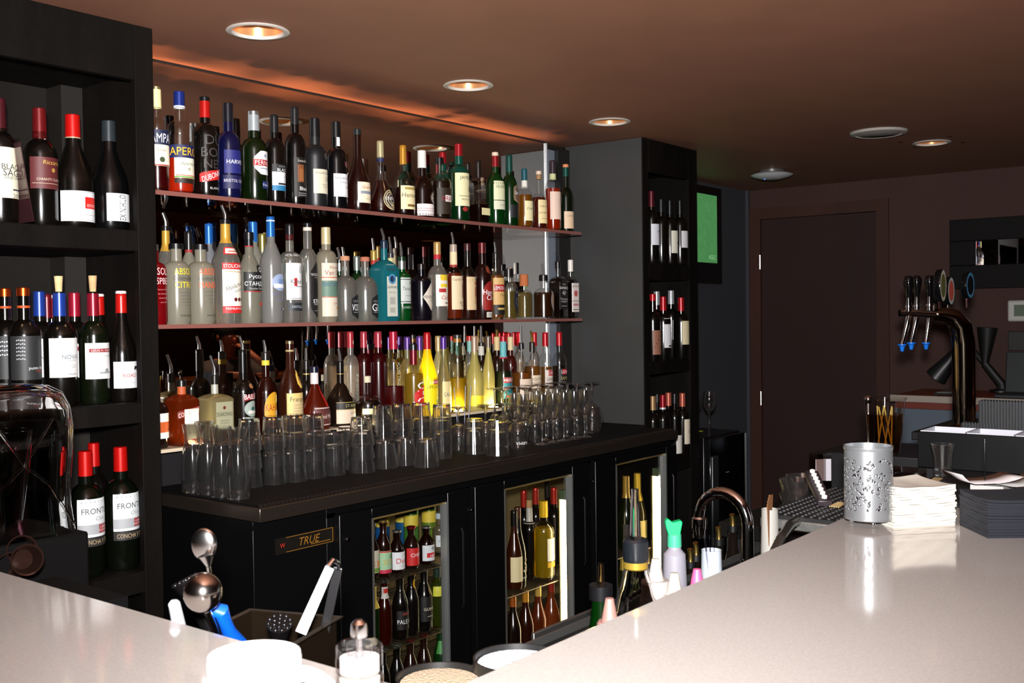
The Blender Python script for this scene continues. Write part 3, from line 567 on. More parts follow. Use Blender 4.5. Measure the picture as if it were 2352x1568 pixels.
# ------------------------------------------------------------------ lower glass shelf
fr = lambda c='c4c0ac': ('frost', c)
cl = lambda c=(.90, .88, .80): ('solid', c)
MID = [
 (350, 561, 58, 'abs', ('tint', 'b0101a', .6), [(.92, 1, 'a8aaae', 'metal')], [(.60, .72, 1.2, 20, None, 'rect', [('ABSOLUT', .5, .75, 'e8c8c8')]), (.49, .59, 1.2, 20, None, 'rect', [('RASPBERRI', .5, .8, 'e8c8c8')]), (.12, .47, 1.0, 22, None, 'rect', [(t, v, .045, 'd89090', 0, .3) for t, v in (('Country of Sweden', .9), ('was distilled from', .75), ('natural berries', .6), ('since 1879', .45))])], 'clear red flavoured vodka bottle with pale lettering, leftmost', {'sp': None}),
 (380, 518.6, 48, 'stoli', cl(), [(.745, .955, 'c79a3a', 'foil'), (.955, 1, BK, 'plastic', 1.05)], [], 'gold necked vodka bottle standing in for a mirror image, behind the red one', {'Y': 2.81, 'sp': ('metal', 489, -.01), 'zt': .30}),  # reflection of the front gold necked bottle, built as a solid one
 (404, 559, 57, 'abs', fr(), [(.93, 1, BK, 'plastic', 1.25)], [(.60, .70, 1.1, 28, None, 'rect', [('ABSOLUT', .5, .8, 'e6cf1e')]), (.535, .60, 1.1, 24, None, 'rect', [('Country of Sweden', .5, .7, '30302a', 0, .4)]), (.44, .53, 1.1, 28, None, 'rect', [('CITRON', .5, .85, 'e6cf1e')]), (.14, .42, 1.0, 26, None, 'rect', [(t, v, .055, '4a4a44', 0, .3) for t, v in (('Smooth flavoured vodka', .9), ('made from natural', .76), ('citrus fruit flavours', .62), ('in southern Sweden', .48), ('since 1879', .34))]), (.08, .13, 1.0, 26, None, 'rect', [('IMPORTED', .5, .6, '20201e')])], 'frosted vodka bottle with yellow lettering and a clear pourer', {'sp': ('clear', 522, 0)}),
 (433, 546, 44, 'goose', fr(), [(.80, 1, '101012', 'plastic'), (.77, .80, '8c1c1c', 'paper')], [(.78, .95, .3, 40, 'c8ccc0', 'rect', [])], 'frosted black necked bottle standing in for a mirror image, behind two frosted ones', {'Y': 2.81, 'zt': .29, 'sp': ('clear', 516, -.012)}),  # reflection of the Cyrillic labelled bottle, set in the back row as a bottle
 (460, 560.6, 58, 'abs', fr(), [(.93, 1, BK, 'plastic', 1.25)], [(.60, .70, 1.1, 28, None, 'rect', [('ABSOLUT', .5, .8, 'ee5a28')]), (.535, .60, 1.1, 24, None, 'rect', [('Country of Sweden', .5, .7, '30302a', 0, .4)]), (.44, .53, 1.1, 28, None, 'rect', [('MANDRIN', .5, .85, 'ee5a28')]), (.22, .42, 1.0, 26, None, 'rect', [(t, v, .075, '4a4a44', 0, .3) for t, v in (('Smooth flavoured vodka', .9), ('natural mandarin and', .68), ('orange flavours', .46), ('since 1879', .24))]), (.08, .13, 1.0, 26, None, 'rect', [('IMPORTED', .5, .5, '20201e')])], 'frosted vodka bottle with orange lettering and a clear pourer', {'sp': ('clear', 524, -.012)}),
 (479, 513, 42, 'goose', fr('b8bcc4'), [(.80, 1, '1f63b4', 'foil')], [], 'blue necked bottle standing in for a mirror image, behind the orange lettered one', {'Y': 2.81, 'zt': .318}),  # reflection of the front blue necked bottle, given a body of its own
 (517, 504, 62, 'stoli', cl(), [(.77, .955, 'd0a040', 'foil'), (.955, 1, BK, 'plastic', 1.05)], [(.66, .73, 1.0, 20, 'c41e1e', 'rect', [('_', .5, .7, 'e8d8d0', 0, .85), ('_', .5, .25, 'c05040', 0, .6)]), (.10, .58, 1.05, 20, 'eee9dc', 'rect', [('_', .935, .13, 'c4201e', 0, 1), ('STOLICHNAYA', .935, .075, WH), ('_', .07, .14, 'c4201e', 0, 1), ('PREMIUM VODKA', .09, .045, WH), ('Stolichnaya', .56, .085, '26201e', 0, .4, 18), ('VODKA', .46, .05, '26201e', .15, 0, 18), ('o', .27, .08, '5a1a16', -.15), ('o', .27, .08, '5a1a16', .15), ('o', .27, .08, '5a1a16', .45), ('_', .82, .012, 'b08a40', 0, .8)])], 'large clear vodka bottle with a gold neck and a red and white label', {'sp': ('metal', 471.5, -.012)}),
 (571, 533, 51, 'goose', fr('b4b2a0'), [(.85, 1, '121416', 'foil'), (.92, 1, BK, 'plastic', 1.15), (.835, .85, '8c1c1c', 'paper')], [(.34, .56, 1.3, 20, '131516', 'rect', [('_', .03, .05, '9a2a1c', 0, 1), ('СТАНДАРТ', .40, .25, WH), ('Русский', .78, .2, WH), ('Russian Standard', .18, .1, 'b0b0b0')]), (.53, .64, .4, 30, '131516', 'hex', [('o', .5, .5, WH), ('o', .5, .34, '131516')]), (.14, .24, .35, 30, None, 'rect', [('o', .7, .5, 'c8321e')])], 'frosted vodka bottle with a black Cyrillic label and clear pourer', {'sp': ('clear', 500, -.014)}),
 (580, 500, 56, 'goose', fr('c8c8b8'), [(.80, 1, '2468b8', 'foil')], [], 'frosted bottle with a blue neck behind the black labelled one', {'Y': 2.808, 'zt': .335}),
 (602, 535, 40, 'round', fr('c8c8b0'), [(.80, 1, 'c9bd6c', 'metal')], [], 'yellow capped bottle standing in for a mirror image, between blue necked bottles', {'Y': 2.825, 'zt': .30}),  # reflection of the cream capped bottle, modelled as a second bottle
 (621, 497.6, 50, 'goose', fr('b4b4b0'), [(.955, .968, WH, 'paper', 1.05), (.81, 1, '1f63b4', 'foil')], [(.52, .63, 1.2, 10, None, 'rect', []), (.30, .46, .8, 20, '8fa0c0', 'oval', [('_', .55, .3, '6f88b8', .2, .5), ('_', .3, .25, 'e8ecf2', 0, .8)]), (.245, .30, 1.1, 28, None, 'rect', [('GREY GOOSE', .5, .75, '5a5a80')]), (.20, .24, 1.0, 30, None, 'rect', [('VODKA', .5, .7, '6a6a8a')]), (.12, .14, .3, 32, None, 'rect', [('_', .5, .7, '28347c', -.7, .3), ('_', .5, .7, 'e8e8e8', 0, .3), ('_', .5, .7, 'c03028', .7, .3)])], 'tall frosted vodka bottle with a blue neck and pale mountains, front row'),
 (664.5, 514, 49, (.62, .72, .36, .05), cl(), [(.83, 1, '101012', 'plastic'), (.83, .89, '7a1a1c', 'paper')], [(.66, .70, 1.2, 10, None, 'rect', [('KETEL ONE VODKA', .5, .55, 'e0e0e0')]), (.23, .60, 1.2, 20, 'e6e8ea', 'rect', [('o', .80, .16, 'a0a4a8', .2), ('o', .88, .1, 'b8bcc0', .2), ('_', .48, .22, 'a82426', -.32, .12), ('Ketel One', .5, .12, '34363a', .25), ('_', .36, .03, '9a9ca0', .2, .5), ('_', .04, .02, '8a8c90', .1, .8)]), (.12, .20, 1.0, 14, '20262c', 'rect', [('DISTILLED', .5, .3, 'a8b0b8')])], 'clear round shouldered vodka bottle with a tall white label'),
 (705.5, 512, 41, (.62, .74, .46, .3), cl(), [(.955, 1, BK, 'plastic', .95), (.92, .955, 'd8c8b8', 'plastic')], [(.07, .58, .8, 28, '151314', 'hex', [('VODKA', .80, .055, 'c8c8c8'), ('_', .74, .008, '909090', 0, .4), ('STILL', .28, .07, WH, .1), ('MASTER', .22, .035, 'c0c0c0', .1), ('_', .09, .01, '808080', 0, .5)])], 'narrow clear vodka bottle with a black stopper and tall black label'),
 (748, 522, 46, (.66, .76, .44, .05), fr('c8c0a8'), [(.82, 1, 'd9c99a', 'foil')], [(.06, .62, 1.25, 16, 'cfc6b4', 'rect', [('Vincent', .92, .06, '8a4a3a', .1, .2), ('Van Gogh', .82, .09, '8a3a30', .15), ('_', .52, .30, '5d7a6a', 0, 1), ('_', .60, .08, '88b0b8', 0, 1), ('o', .52, .14, '4a5a30', .1), ('_', .73, .015, 'b04a30', 0, 1), ('_', .36, .015, 'b04a30', 0, 1), ('ESPRESSO', .24, .04, 'b06a4a', .3), ('o', .16, .07, 'd08a3a', .3)])], 'pale bottle with a cream cap and a green and blue picture label'),
 (779, 594, 34, 'bord', ('tint', '0a4a20', .5), [(.80, .93, 'b8c4c4', 'metal'), (.93, 1, BK, 'plastic')], [], 'green bottle standing in for a mirror image, behind the VODKA shield bottle', {'Y': 2.815, 'sp': ('metal', 568, -.008)}),  # reflection of the green gin bottle with its pourer, modelled behind the row
 (792, 588, 55, (.46, .70, .33, 0), cl(), [(.93, 1, 'c08a6a', 'cork', 1.15), (.84, .93, 'd09a72', 'cork', .8)], [(.06, .40, .68, 34, '1c1e20', 'hex', [('UNRULY', .74, .11, '8a8c8e'), ('VODKA', .46, .30, WH), ('_', .24, .03, '8a8c8e', 0, .7)])], 'short clear bottle with a cork stopper and a black shield label reading VODKA'),
 (819, 592, 32, 'bord', ('tint', '0a4a20', .5), [(.78, 1, 'b8c8c4', 'metal')], [], 'green bottle with a silver cap behind the two black shield bottles', {'Y': 2.815, 'zt': .24}),
 (838, 590, 54, (.46, .70, .33, 0), cl(), [(.93, 1, 'b06a54', 'cork', 1.15), (.84, .93, 'd09a72', 'cork', .8)], [(.06, .40, .68, 34, '1c1e20', 'hex', [('UNRULY', .74, .11, '8a8c8e'), ('GIN', .46, .34, WH), ('_', .24, .03, '8a8c8e', 0, .7)])], 'short clear bottle with a cork stopper and a black shield label reading GIN'),
 (858, 567, 36, (.56, .70, .38, .1), ('tint', '2c8a90', .5), [(.86, 1, 'a8883c', 'foil'), (.80, .86, 'a02a24', 'paper')], [], 'gold capped bottle standing in for a mirror image, behind the square blue one', {'Y': 2.815, 'zt': .265}),  # reflection of the front gold capped bottle, built as real glass
 (881.5, 552.6, 64, (.62, .76, .30, .2), ('tint', '2ba4b4', .55), [(.90, 1, '14283c', 'plastic', 1.05)], [(.06, .70, .62, 0, 'c9ccc0', 'rect', [('BOMBAY', .90, .06, '2a3038'), ('o', .72, .20, '4a8ab0'), ('o', .72, .12, '1c2c50'), ('SAPPHIRE', .56, .05, '2a3038'), ('DRY GIN', .46, .03, '5a6068'), ('_', .3, .14, 'a8aca4', 0, .5), ('_', .12, .10, 'a8aca4', 0, .5)])], 'square bright blue gin bottle with a tall arched label', {'sq': 8, 'sp': ('metal', 525, -.012)}),
 (897, 580, 32, (.62, .72, .38, .1), cl(), [(.93, 1, '2c2c30', 'plastic'), (.80, .92, 'c8c088', 'paper')], [], 'yellow neck labelled bottle standing in for a mirror image, behind the blue one', {'Y': 2.815, 'sp': ('metal', 544, -.006)}),  # reflection of the amber rum bottle with its pourer, built solid
 (922.5, 589, 38, (.66, .76, .46, .1), ('tint', '0b6a28', .55), [(.80, .93, 'b4bcb8', 'metal'), (.93, 1, '0c2a18', 'plastic')], [(.27, .67, 1.1, 20, 'b4bcb8', 'rect', [('_', .93, .03, '20302a', 0, 1), ('Tanqueray', .58, .13, '26382e', .1, .25), ('o', .8, .09, '6a7a6a', .1), ('_', .3, .02, '7a847e', .1, .6), ('_', .07, .03, '20302a', 0, 1)]), (.70, .86, .32, 44, 'c4201c', 'oval', []), (.18, .24, 1.0, 24, None, 'rect', [('LONDON DRY', .5, .6, 'a8c0b0')])], 'green gin bottle with a red seal and a grey-white label', {'sp': ('metal', 557, -.006)}),
 (967, 596, 46, (.68, .78, .36, .05), dk('0b0810'), [(.90, 1, '1a1414', 'plastic')], [(.17, .66, .95, 24, 'd2cabc', 'diamond', [('HENDRICKS', .5, .11, '4a4440'), ('GIN', .37, .08, '5a5450', .1)])], 'short black apothecary bottle with a cream diamond label', {'zt': .215}),
 (1003.6, 555.7, 44, (.54, .70, .36, .15), cl(), [(.84, 1, 'c29a5a', 'foil'), (.78, .84, 'b01c28', 'paper')], [(.18, .58, 1.15, 20, 'e4ddd0', 'rect', [('_', .80, .4, 'e2c433', .2, .8), ('o', .60, .34, '18181a', .45), ('51', .60, .22, WH, .45), ('_', .5, .12, 'b02a30', -.4, .35), ('Cachaca', .28, .12, 'a82a34', .2, .1), ('_', .1, .03, '303030', .2, .4)])], 'clear bottle with a gold cap and a yellow label reading 51'),
 (1041, 561, 40, (.54, .70, .40, .1), thin('a83a10', .62, .5), [(.73, .90, 'e0cfa6', 'paper'), (.70, .73, '9c2a20', 'paper'), (.90, 1, 'a89888', 'plastic')], [(.14, .58, 1.2, 18, 'd9c8a4', 'rect', [('Captain Morgan', .90, .08, '6a3a2a'), ('_', .55, .42, '7a3a24', .3, .22), ('o', .76, .12, 'b07a5a', .3), ('SPICED', .2, .06, '4a3a2a', .1), ('RUM', .12, .05, '4a3a2a', .1)])], 'amber rum bottle with a cream neck label and a figure in red', {'sp': ('metal', 533, -.008)}),
 (1073, 558.6, 37, (.50, .70, .40, .2), thin('4a1406', .58, .5), [(.90, 1, '3a1816', 'plastic')], [(.13, .56, 1.1, 18, 'd2bc92', 'rect', [('o', .80, .13, 'a86a44', .1), ('_', .55, .30, '9a5a3a', .1, .16), ('_', .30, .24, 'b88458', .05, .1)])], 'dark amber rum bottle with a tan label showing a small figure'),
 (1106.7, 557, 42, (.50, .72, .40, .3), dk('1a0706'), [(.86, 1, '5c1c1e', 'foil')], [(.12, .50, 1.0, 18, '8c1c18', 'arch', [('Havana', .62, .17, WH, 0, .1), ('Club', .44, .17, WH, .1, .1)]), (.03, .10, .7, 24, 'c8c8c0', 'rect', [('CUBA', .5, .5, '404040')]), (.60, .69, .5, 14, '8a3a24', 'hex', [])], 'very dark rum bottle with a round topped red label'),
 (1138, 580, 37, (.62, .72, .40, .1), thin('b86a2a', .66, .5), [(.90, 1, '1c1a1a', 'plastic')], [(.07, .22, 1.25, 14, '17120e', 'rect', [('_', .6, .2, 'b8a05a', 0, .6)]), (.22, .62, 1.25, 14, 'cfa96a', 'rect', [('_', .62, .26, 'a8241e', 0, .9), ('LEMON HART', .62, .14, WH), ('Original', .36, .1, '6a4a28', .2, .2)])], 'amber rum bottle with a tan label crossed by a red band', {'sp': ('metal', 555.7, -.006)}),
 (1168, 617, 40, (.60, .74, .40, .2), thin('c8b05a', .55, .25), [(.84, 1, '161414', 'plastic', 1.3), (.90, .99, 'c04a20', 'paper', 1.1)], [(.12, .62, .72, 34, '1e2230', 'oval', [('o', .45, .36, 'd8cca8'), ('TEQUILA', .82, .07, 'a8a8b8')])], 'clear tequila bottle with a black cap and a horseshoe label'),
 (1172, 604, 24, (.60, .72, .40, .1), cl(), [(.80, 1, 'd8d4c8', 'metal')], [], 'clear bottle with a white cap behind the black capped tequila', {'Y': 2.815, 'zt': .225}),
 (1203, 630, 44, (.50, .66, .36, .05), thin('d8c078', .60, .25), [(.74, 1, 'b8683a', 'cork', 1.5)], [(.68, .74, .3, 0, '6aa832', 'rect', [])], 'squat clear tequila bottle with a round brown stopper', {'sq': 4}),
 (1248, 631, 45, (.54, .70, .34, .1), thin('6a3a1c', .60, .3), [(.86, 1, '151213', 'plastic', 1.25)], [(.16, .68, .62, 38, '8a8088', 'oval', []), (.18, .66, .56, 38, 'a8824e', 'oval', [('o', .72, .2, '5a6aa0'), ('Royal', .35, .09, '6a4a28', 0, .2)])], 'squat cut glass whisky bottle with an oval tan label', {'sp': ('clear', 606, -.008)}),
 (1281, 600, 43, (.62, .74, .34, .1), thin('24110a', .70, .3), [(.88, 1, '151213', 'plastic')], [(.16, .64, .95, 0, '141313', 'rect', [('JACK', .90, .07, 'c8c8c8'), ("DANIEL'S", .78, .09, WH), ('o', .60, .18, '8a8a8a'), ('o', .60, .13, '141313'), ('No.7', .60, .07, WH), ('Tennessee', .38, .07, 'c0c0c0', 0, .2), ('WHISKEY', .28, .06, 'c0c0c0'), ('_', .12, .02, 'a0a0a0', 0, .6)])], 'square whiskey bottle with a black label and metal pourer', {'sq': 7, 'sp': ('clear', 577.6, -.006)}),
 (1310, 596.7, 36, (.60, .72, .40, .1), thin('1c0e0a', .66, .3), [(.80, 1, 'e0dcd4', 'plastic'), (.82, .90, 'c02a24', 'paper', .98)], [(.11, .60, .98, 0, 'e0d6d4', 'rect', [('JIM BEAM', .88, .09, '2a2a2c'), ('o', .64, .22, 'b85a5a'), ('BOURBON', .38, .06, '4a4a4c'), ('_', .25, .08, 'b88a8a', 0, .7), ('_', .08, .03, '6a6a6a', 0, .8)])], 'square whiskey bottle with a white cap and white label, rightmost', {'sq': 7}),
]
rows(MID, 2.705, Z2, ', lower shelf')
# ------------------------------------------------------------------ liqueurs on the riser
LOW = [
 (356, 885, 54, 'bord', dk('140706'), [(.86, 1, BK, 'plastic')], [(.16, .56, 1.2, 22, 'e2e0dc', 'rect', [('_', .45, .42, 'b8501e', .1, .6), ('o', .35, .14, '20140e', .35)])], 'dark bottle with a white label and orange square, leftmost'),
 (416.5, 872, 74, (.66, .78, .30, .1), ('tint', '9a3408', .35), [(.78, .90, 'b4562a', 'paper'), (.90, 1, '101010', 'plastic', 1.2)], [(.10, .56, .62, 10, 'cfd0cc', 'rect', [('_', .2, .05, 'a8a8a4', 0, .7)]), (.42, .60, 1.0, 0, '7a1c18', 'slant', [('COINTREAU', .5, .38, 'e8d8d0', 0, .1, 14)])], 'square orange glass liqueur bottle with a dark red ribbon label', {'sq': 7, 'sp': ('clear', 822, -.014)}),
 (492.5, 861, 78, (.62, .72, .24, .05), ('tint', 'dccb92', .38), [(.72, .86, 'c4c4b4', 'foil', 1.0), (.86, 1, '16140f', 'plastic', 1.1)], [(.16, .60, .72, 6, '9c9c80', 'rect', [('DISARONNO', .58, .14, '24241c'), ('o', .80, .12, '6a2a20'), ('_', .36, .02, '6a6a58', 0, .5), ('ORIGINALE', .28, .05, '5a5a48')])], 'large square clear liqueur bottle with a silver label and amber liquid at the bottom', {'sq': 8, 'sp': ('metal', 816, -.014)}),  # cream body colour stands for riser light filling the clear glass
 (557, 803, 48, (.52, .66, .36, .2), dk('0c0806'), [(.74, 1, '0b0a0a', 'foil')], [(.42, .52, .9, 26, '8c1c20', 'slant', [('BAILEYS', .5, .6, WH)]), (.24, .42, .85, 26, '9aa8a0', 'oval', [('o', .5, .3, '2a5a5c'), ('_', .3, .2, 'd8d8d0', 0, .6)]), (.12, .23, .8, 26, '20302c', 'rect', [('THE ORIGINAL', .7, .22, 'c8d0c8'), ('IRISH CREAM', .3, .2, 'c8d0c8')]), (.56, .62, .3, 20, '9a6a44', 'oval', [])], 'black cream liqueur bottle with a red ribbon over an oval picture', {'sp': ('metal', 772, -.01)}),
 (609.5, 808, 44, (.50, .70, .38, .35), ('tint', '3a0c04', .6), [(.84, .90, 'd8c23a', 'paper'), (.90, 1, '1a1512', 'plastic', 1.1)], [(.10, .52, 1.05, 22, 'd49a1e', 'arch', [('KAHLUA', .56, .20, '9c2418', .05), ('o', .80, .24, 'e2c46a', .2), ('o', .38, .2, 'd8d0b8', .3), ('_', .12, .1, 'a85c1a', 0, .7)])], 'brown coffee liqueur bottle with a yellow neck band and yellow label', {'sp': ('metal', 781, -.006)}),
 (665, 782, 53, (.42, .70, .34, .5), dk('2c1006'), [(.965, 1, 'b09a6c', 'metal'), (.88, .9, 'a89868', 'paper')], [(.48, .67, .5, 34, 'e8c85a', 'oct', [('F', .5, .5, '9c2418')]), (.10, .43, 1.15, 20, 'd9c07a', 'rect', [('Frangelico', .80, .14, '3a2c20', .1), ('_', .5, .5, 'cfb988', .15, .75), ('_', .6, .012, '7a6a48', .1, .6), ('_', .5, .012, '7a6a48', .1, .6), ('_', .4, .012, '7a6a48', .1, .6)])], 'brown monk shaped bottle with a yellow neck shield and cream label'),
 (703, 826, 36, (.50, .70, .38, .2), dk('0e0a08'), [(.78, .80, 'b09a50', 'foil'), (.86, 1, '14110f', 'plastic')], [], 'dark bottle with a thin gold neck band and pourer behind the red ribboned bottle', {'Y': 2.815, 'sp': ('metal', 799, 0)}),
 (721.5, 841, 66, (.26, .70, .26, .85), ('tint', '8c2408', .45), [(.90, 1, '14182c', 'plastic', 1.1), (.72, .90, 'd8d0d0', 'paper')], [(.34, .70, .28, 34, 'b81e1c', 'rect', []), (.06, .36, 1.0, 26, '5a2c2a', 'rect', [('_', .94, .05, 'c8b8b0', 0, 1), ('_', .06, .05, 'c8b8b0', 0, 1), ('Grand Marnier', .5, .22, 'e0d0c8')])], 'orange liqueur bottle with a red ribbon and dark red label', {'sp': ('clear', 808, -.012)}),
 (781, 829, 62, (.34, .66, .26, .6), dk('120a06'), [(.84, 1, '0e0c0b', 'foil'), (.80, .81, 'b09a50', 'foil')], [(.26, .38, 1.2, 20, '141310', 'rect', [('ST-REMY', .5, .4, 'a89a68'), ('_', .95, .06, 'b09a50', 0, 1), ('_', .05, .06, 'b09a50', 0, 1)]), (.05, .26, 1.2, 20, 'd6c3ac', 'rect', [('AUTHENTIC', .72, .15, '4a4038', .3), ('VSOP', .35, .12, '8a3a30', .3)]), (.44, .54, .32, 36, 'd4c4b0', 'oval', [('o', .5, .55, '8c2420')])], 'black round bodied brandy bottle with a cream lower label and round seal', {'sp': ('metal', 800, -.006)}),
 (844, 863, 60, (.36, .60, .24, .05), thin('100604', .46, .9), [(.86, 1, 'b8b0a0', 'cork', 1.0)], [(.20, .32, 1.2, 14, 'a89c80', 'rect', [('XO', .5, .5, '3a342a', .3)])], 'wide squat decanter with a glass stopper and black liquid'),
 (804, 761, 36, (.60, .74, .40, .1), cl(), [(.82, 1, 'a83038', 'foil')], [(.2, .55, .8, 20, None, 'rect', [('MOONSHINE', .5, .12, 'a8b0a8', 0, 0, 90)]), (.84, .92, .4, 20, None, 'rect', [('o', .5, .6, 'd8c0c0')])], 'clear bottle with red neck foil behind the black brandy bottle', {'Y': 2.81}),
 (835, 761, 38, (.64, .76, .40, .1), ('tint', '58060c', .45), [(.82, 1, 'a83844', 'foil')], [(.84, .92, .4, 20, None, 'rect', [('o', .5, .6, 'd8c0c0')])], 'deep red bottle with a pink-red neck, left of its twin', {'Y': 2.80}),
 (868, 761, 40, (.64, .76, .40, .1), ('tint', '58060c', .45), [(.82, 1, 'a83844', 'foil')], [(.84, .92, .4, 20, None, 'rect', [('o', .5, .6, 'd8c0c0')])], 'deep red bottle with a pink-red neck, right of its twin', {'Y': 2.775}),
 (903, 761, 48, (.64, .76, .38, .1), thin('6a0a0c', .38, .6), [(.80, 1, 'b02038', 'foil')], [(.38, .66, .7, -10, None, 'rect', [('SMALL BATCH', .5, .14, 'a8a890', 0, 0, 90)]), (.84, .92, .4, 20, None, 'rect', [('o', .5, .6, 'd8c0c0')])], 'tall clear bottle with a red neck and a little dark red liqueur', {'Y': 2.735}),
 (935, 773, 34, (.56, .72, .38, .1), cl((.97, .92, .55)), [(.84, 1, '5c3a8a', 'foil')], [], 'yellow tinted bottle with a violet cap behind the clear cherry logo bottle', {'Y': 2.815}),
 (949, 790, 46, (.54, .72, .36, .25), thin('e8c83c', .60, .3), [(.72, .92, '6c1420', 'foil'), (.92, 1, '12141c', 'plastic', 1.15)], [(.10, .50, .95, 22, 'c8241f', 'slant', [('SOHO', .5, .5, WH, 0, 0, 90)]), (.10, .40, .5, 62, 'c02a30', 'oval', [])], 'clear liqueur bottle with a dark red neck and a red and white label', {'sp': ('clear', 762, -.008)}),
 (963, 772, 34, (.56, .72, .38, .1), cl((.98, .9, .3)), [(.82, 1, '5c3a8a', 'foil')], [], 'yellow tinted bottle with a violet cap behind the tall yellow one', {'Y': 2.81}),
 (980.5, 763, 44, (.40, .80, .34, .85), ('tint', 'f4d814', .85), [(.80, 1, 'c01c20', 'foil')], [(.10, .46, 1.2, 20, 'f2dc10', 'rect', [('_', .86, .16, 'b8301c', .2, .5), ('LUXARDO', .86, .10, WH, .2), ('LIMONCELLO', .70, .11, '3a4a14', .1), ('o', .4, .12, '3f7a1c', .35), ('o', .22, .14, '5a8a1c', .15)])], 'bright yellow lemon liqueur bottle with a red cap', {'Y': 2.725}),
 (1006, 771, 30, (.50, .78, .34, .6), ('tint', 'd8cc8c', .8), [(.80, 1, 'b09a6a', 'foil')], [], 'pale slim bottle with a gold neck behind the violet capped slender bottle', {'Y': 2.815}),
 (1018, 773, 32, 'gall', cl((.97, .93, .5)), [(.84, 1, '54348c', 'foil')], [(.05, .42, 1.2, 20, 'd8c890', 'rect', [('GALLIANO', .55, .14, '4a4a5a', .1), ('o', .82, .12, '8a8a9a', .3), ('_', .2, .02, '8a8060', 0, .6)])], 'slender tapering yellow liqueur bottle with a violet cap', {'Y': 2.74}),
 (1050, 768, 43, (.64, .86, .42, .05), thin('e8c020', .44, .35, (.98, .97, .85)), [(.90, .95, 'c07a30', 'foil', .9), (.95, 1, '2c302c', 'plastic')], [(.46, .66, .5, 0, None, 'rect', [('WALNUT', .5, .18, 'd8d0a0', 0, 0, 90)])], 'clear rounded bottle with a black cap and amber liquid to its middle', {'Y': 2.745}),
 (1089, 771, 41, (.36, .76, .32, .9), ('tint', 'd8cc78', .85), [(.78, 1, 'b89a80', 'foil')], [(.06, .20, 1.3, 10, 'e8d030', 'rect', [])], 'frosted pale yellow teardrop bottle with a pink-gold neck', {'Y': 2.735}),
 (1078, 771, 26, (.6, .75, .4, .2), cl((.9, .95, .9)), [(.93, 1, 'b02a28', 'foil'), (.78, .93, '7ab0a8', 'paper')], [], 'bottle with a teal and red neck behind the pale yellow teardrop one', {'Y': 2.815}),
 (1105, 786, 32, (.56, .72, .4, .1), dk('1c0e08'), [(.80, .94, 'c8c4b8', 'paper'), (.94, 1, '202020', 'plastic')], [], 'dark bottle with a pale neck and pourer behind the yellow teardrop one', {'Y': 2.815, 'sp': ('metal', 748, 0)}),
 (1121, 771, 27, (.42, .78, .36, .7), ('tint', 'dccf7a', .85), [(.84, 1, '6a5c50', 'foil')], [], 'slim frosted pale yellow bottle with a dark cap', {'Y': 2.745}),
 (1141, 773, 28, (.56, .72, .42, .1), dk('200c08'), [(.80, 1, 'd9c08c', 'paper')], [], 'dark bottle with a cream neck and brass pourer', {'Y': 2.81, 'sp': ('brass', 757, 0)}),
 (1155.5, 771, 38, (.42, .72, .36, .6), thin('2a3a20', .50, .6), [(.92, 1, 'b02030', 'foil'), (.70, .92, '5fa8b0', 'paper'), (.68, .70, 'b02030', 'paper')], [(.12, .42, 1.05, 20, '2b7a86', 'rect', [('_', .86, .26, 'a02028', 0, 1), ('HERITIER', .86, .15, WH), ('o', .45, .2, '16304a', .1), ('_', .1, .1, 'c04a30', 0, .8)])], 'liqueur bottle with a turquoise neck and a turquoise and red label', {'Y': 2.735}),
 (1168, 764, 24, (.56, .72, .42, .1), dk('200c08'), [(.84, 1, 'b01c24', 'foil')], [], 'dark bottle with a red cap behind the turquoise necked one', {'Y': 2.82}),
 (1172, 773, 28, (.56, .72, .42, .1), dk('3a0e0a'), [(.80, 1, 'd9c89c', 'paper')], [], 'dark red bottle with a cream neck behind the turquoise necked one', {'Y': 2.785}),
 (1197, 787, 46, (.50, .70, .26, .1), thin('d88a3c', .52, .3), [(.90, 1, '1c1c20', 'plastic')], [(.08, .42, 1.15, 16, 'dcc8b4', 'rect', [('PIMMS', .5, .25, 'b02a28', .2), ('o', .82, .1, '7a6a5a', .4)])], 'clear shouldered bottle with a pale label reading in red and a metal pourer', {'Y': 2.73, 'sp': ('metal', 748, 0)}),
 (1193, 762, 20, (.56, .72, .42, .1), cl((.95, .9, .85)), [(.80, 1, 'c01c24', 'foil')], [], 'clear bottle with a red cap behind the red lettered bottle', {'Y': 2.82}),
 (1222, 785, 38, (.54, .70, .32, .1), thin('e09838', .6, .3), [(.84, 1, '2c2620', 'plastic')], [(.10, .46, 1.2, 16, 'dcc9b0', 'rect', [('SOUTHERN', .82, .13, '4a4038'), ('COMFORT', .62, .13, '4a4038'), ('o', .3, .2, '6a5444', .1)])], 'golden bottle with a grey lettered pink-cream label and brass pourer', {'Y': 2.735, 'sp': ('brass', 760, -.008)}),
 (1227, 763, 22, (.56, .72, .42, .1), cl((.95, .9, .85)), [(.80, 1, 'c01c24', 'foil')], [], 'clear bottle with a red cap behind the grey lettered bottle', {'Y': 2.815}),
 (1252, 763, 32, (.54, .70, .40, .15), thin('e0a050', .5, .25), [(.80, 1, 'c01c24', 'foil')], [(.10, .46, 1.15, 20, 'd8ccc0', 'rect', [('_', .88, .22, 'b02428', .2, .8), ('LUXARDO', .88, .13, WH, .2), ('SAMBUCA', .62, .13, '30302c', .1), ('o', .3, .2, '4a4a48', .5)])], 'clear bottle with a red cap and cream label, left of the black labelled one', {'Y': 2.735}),
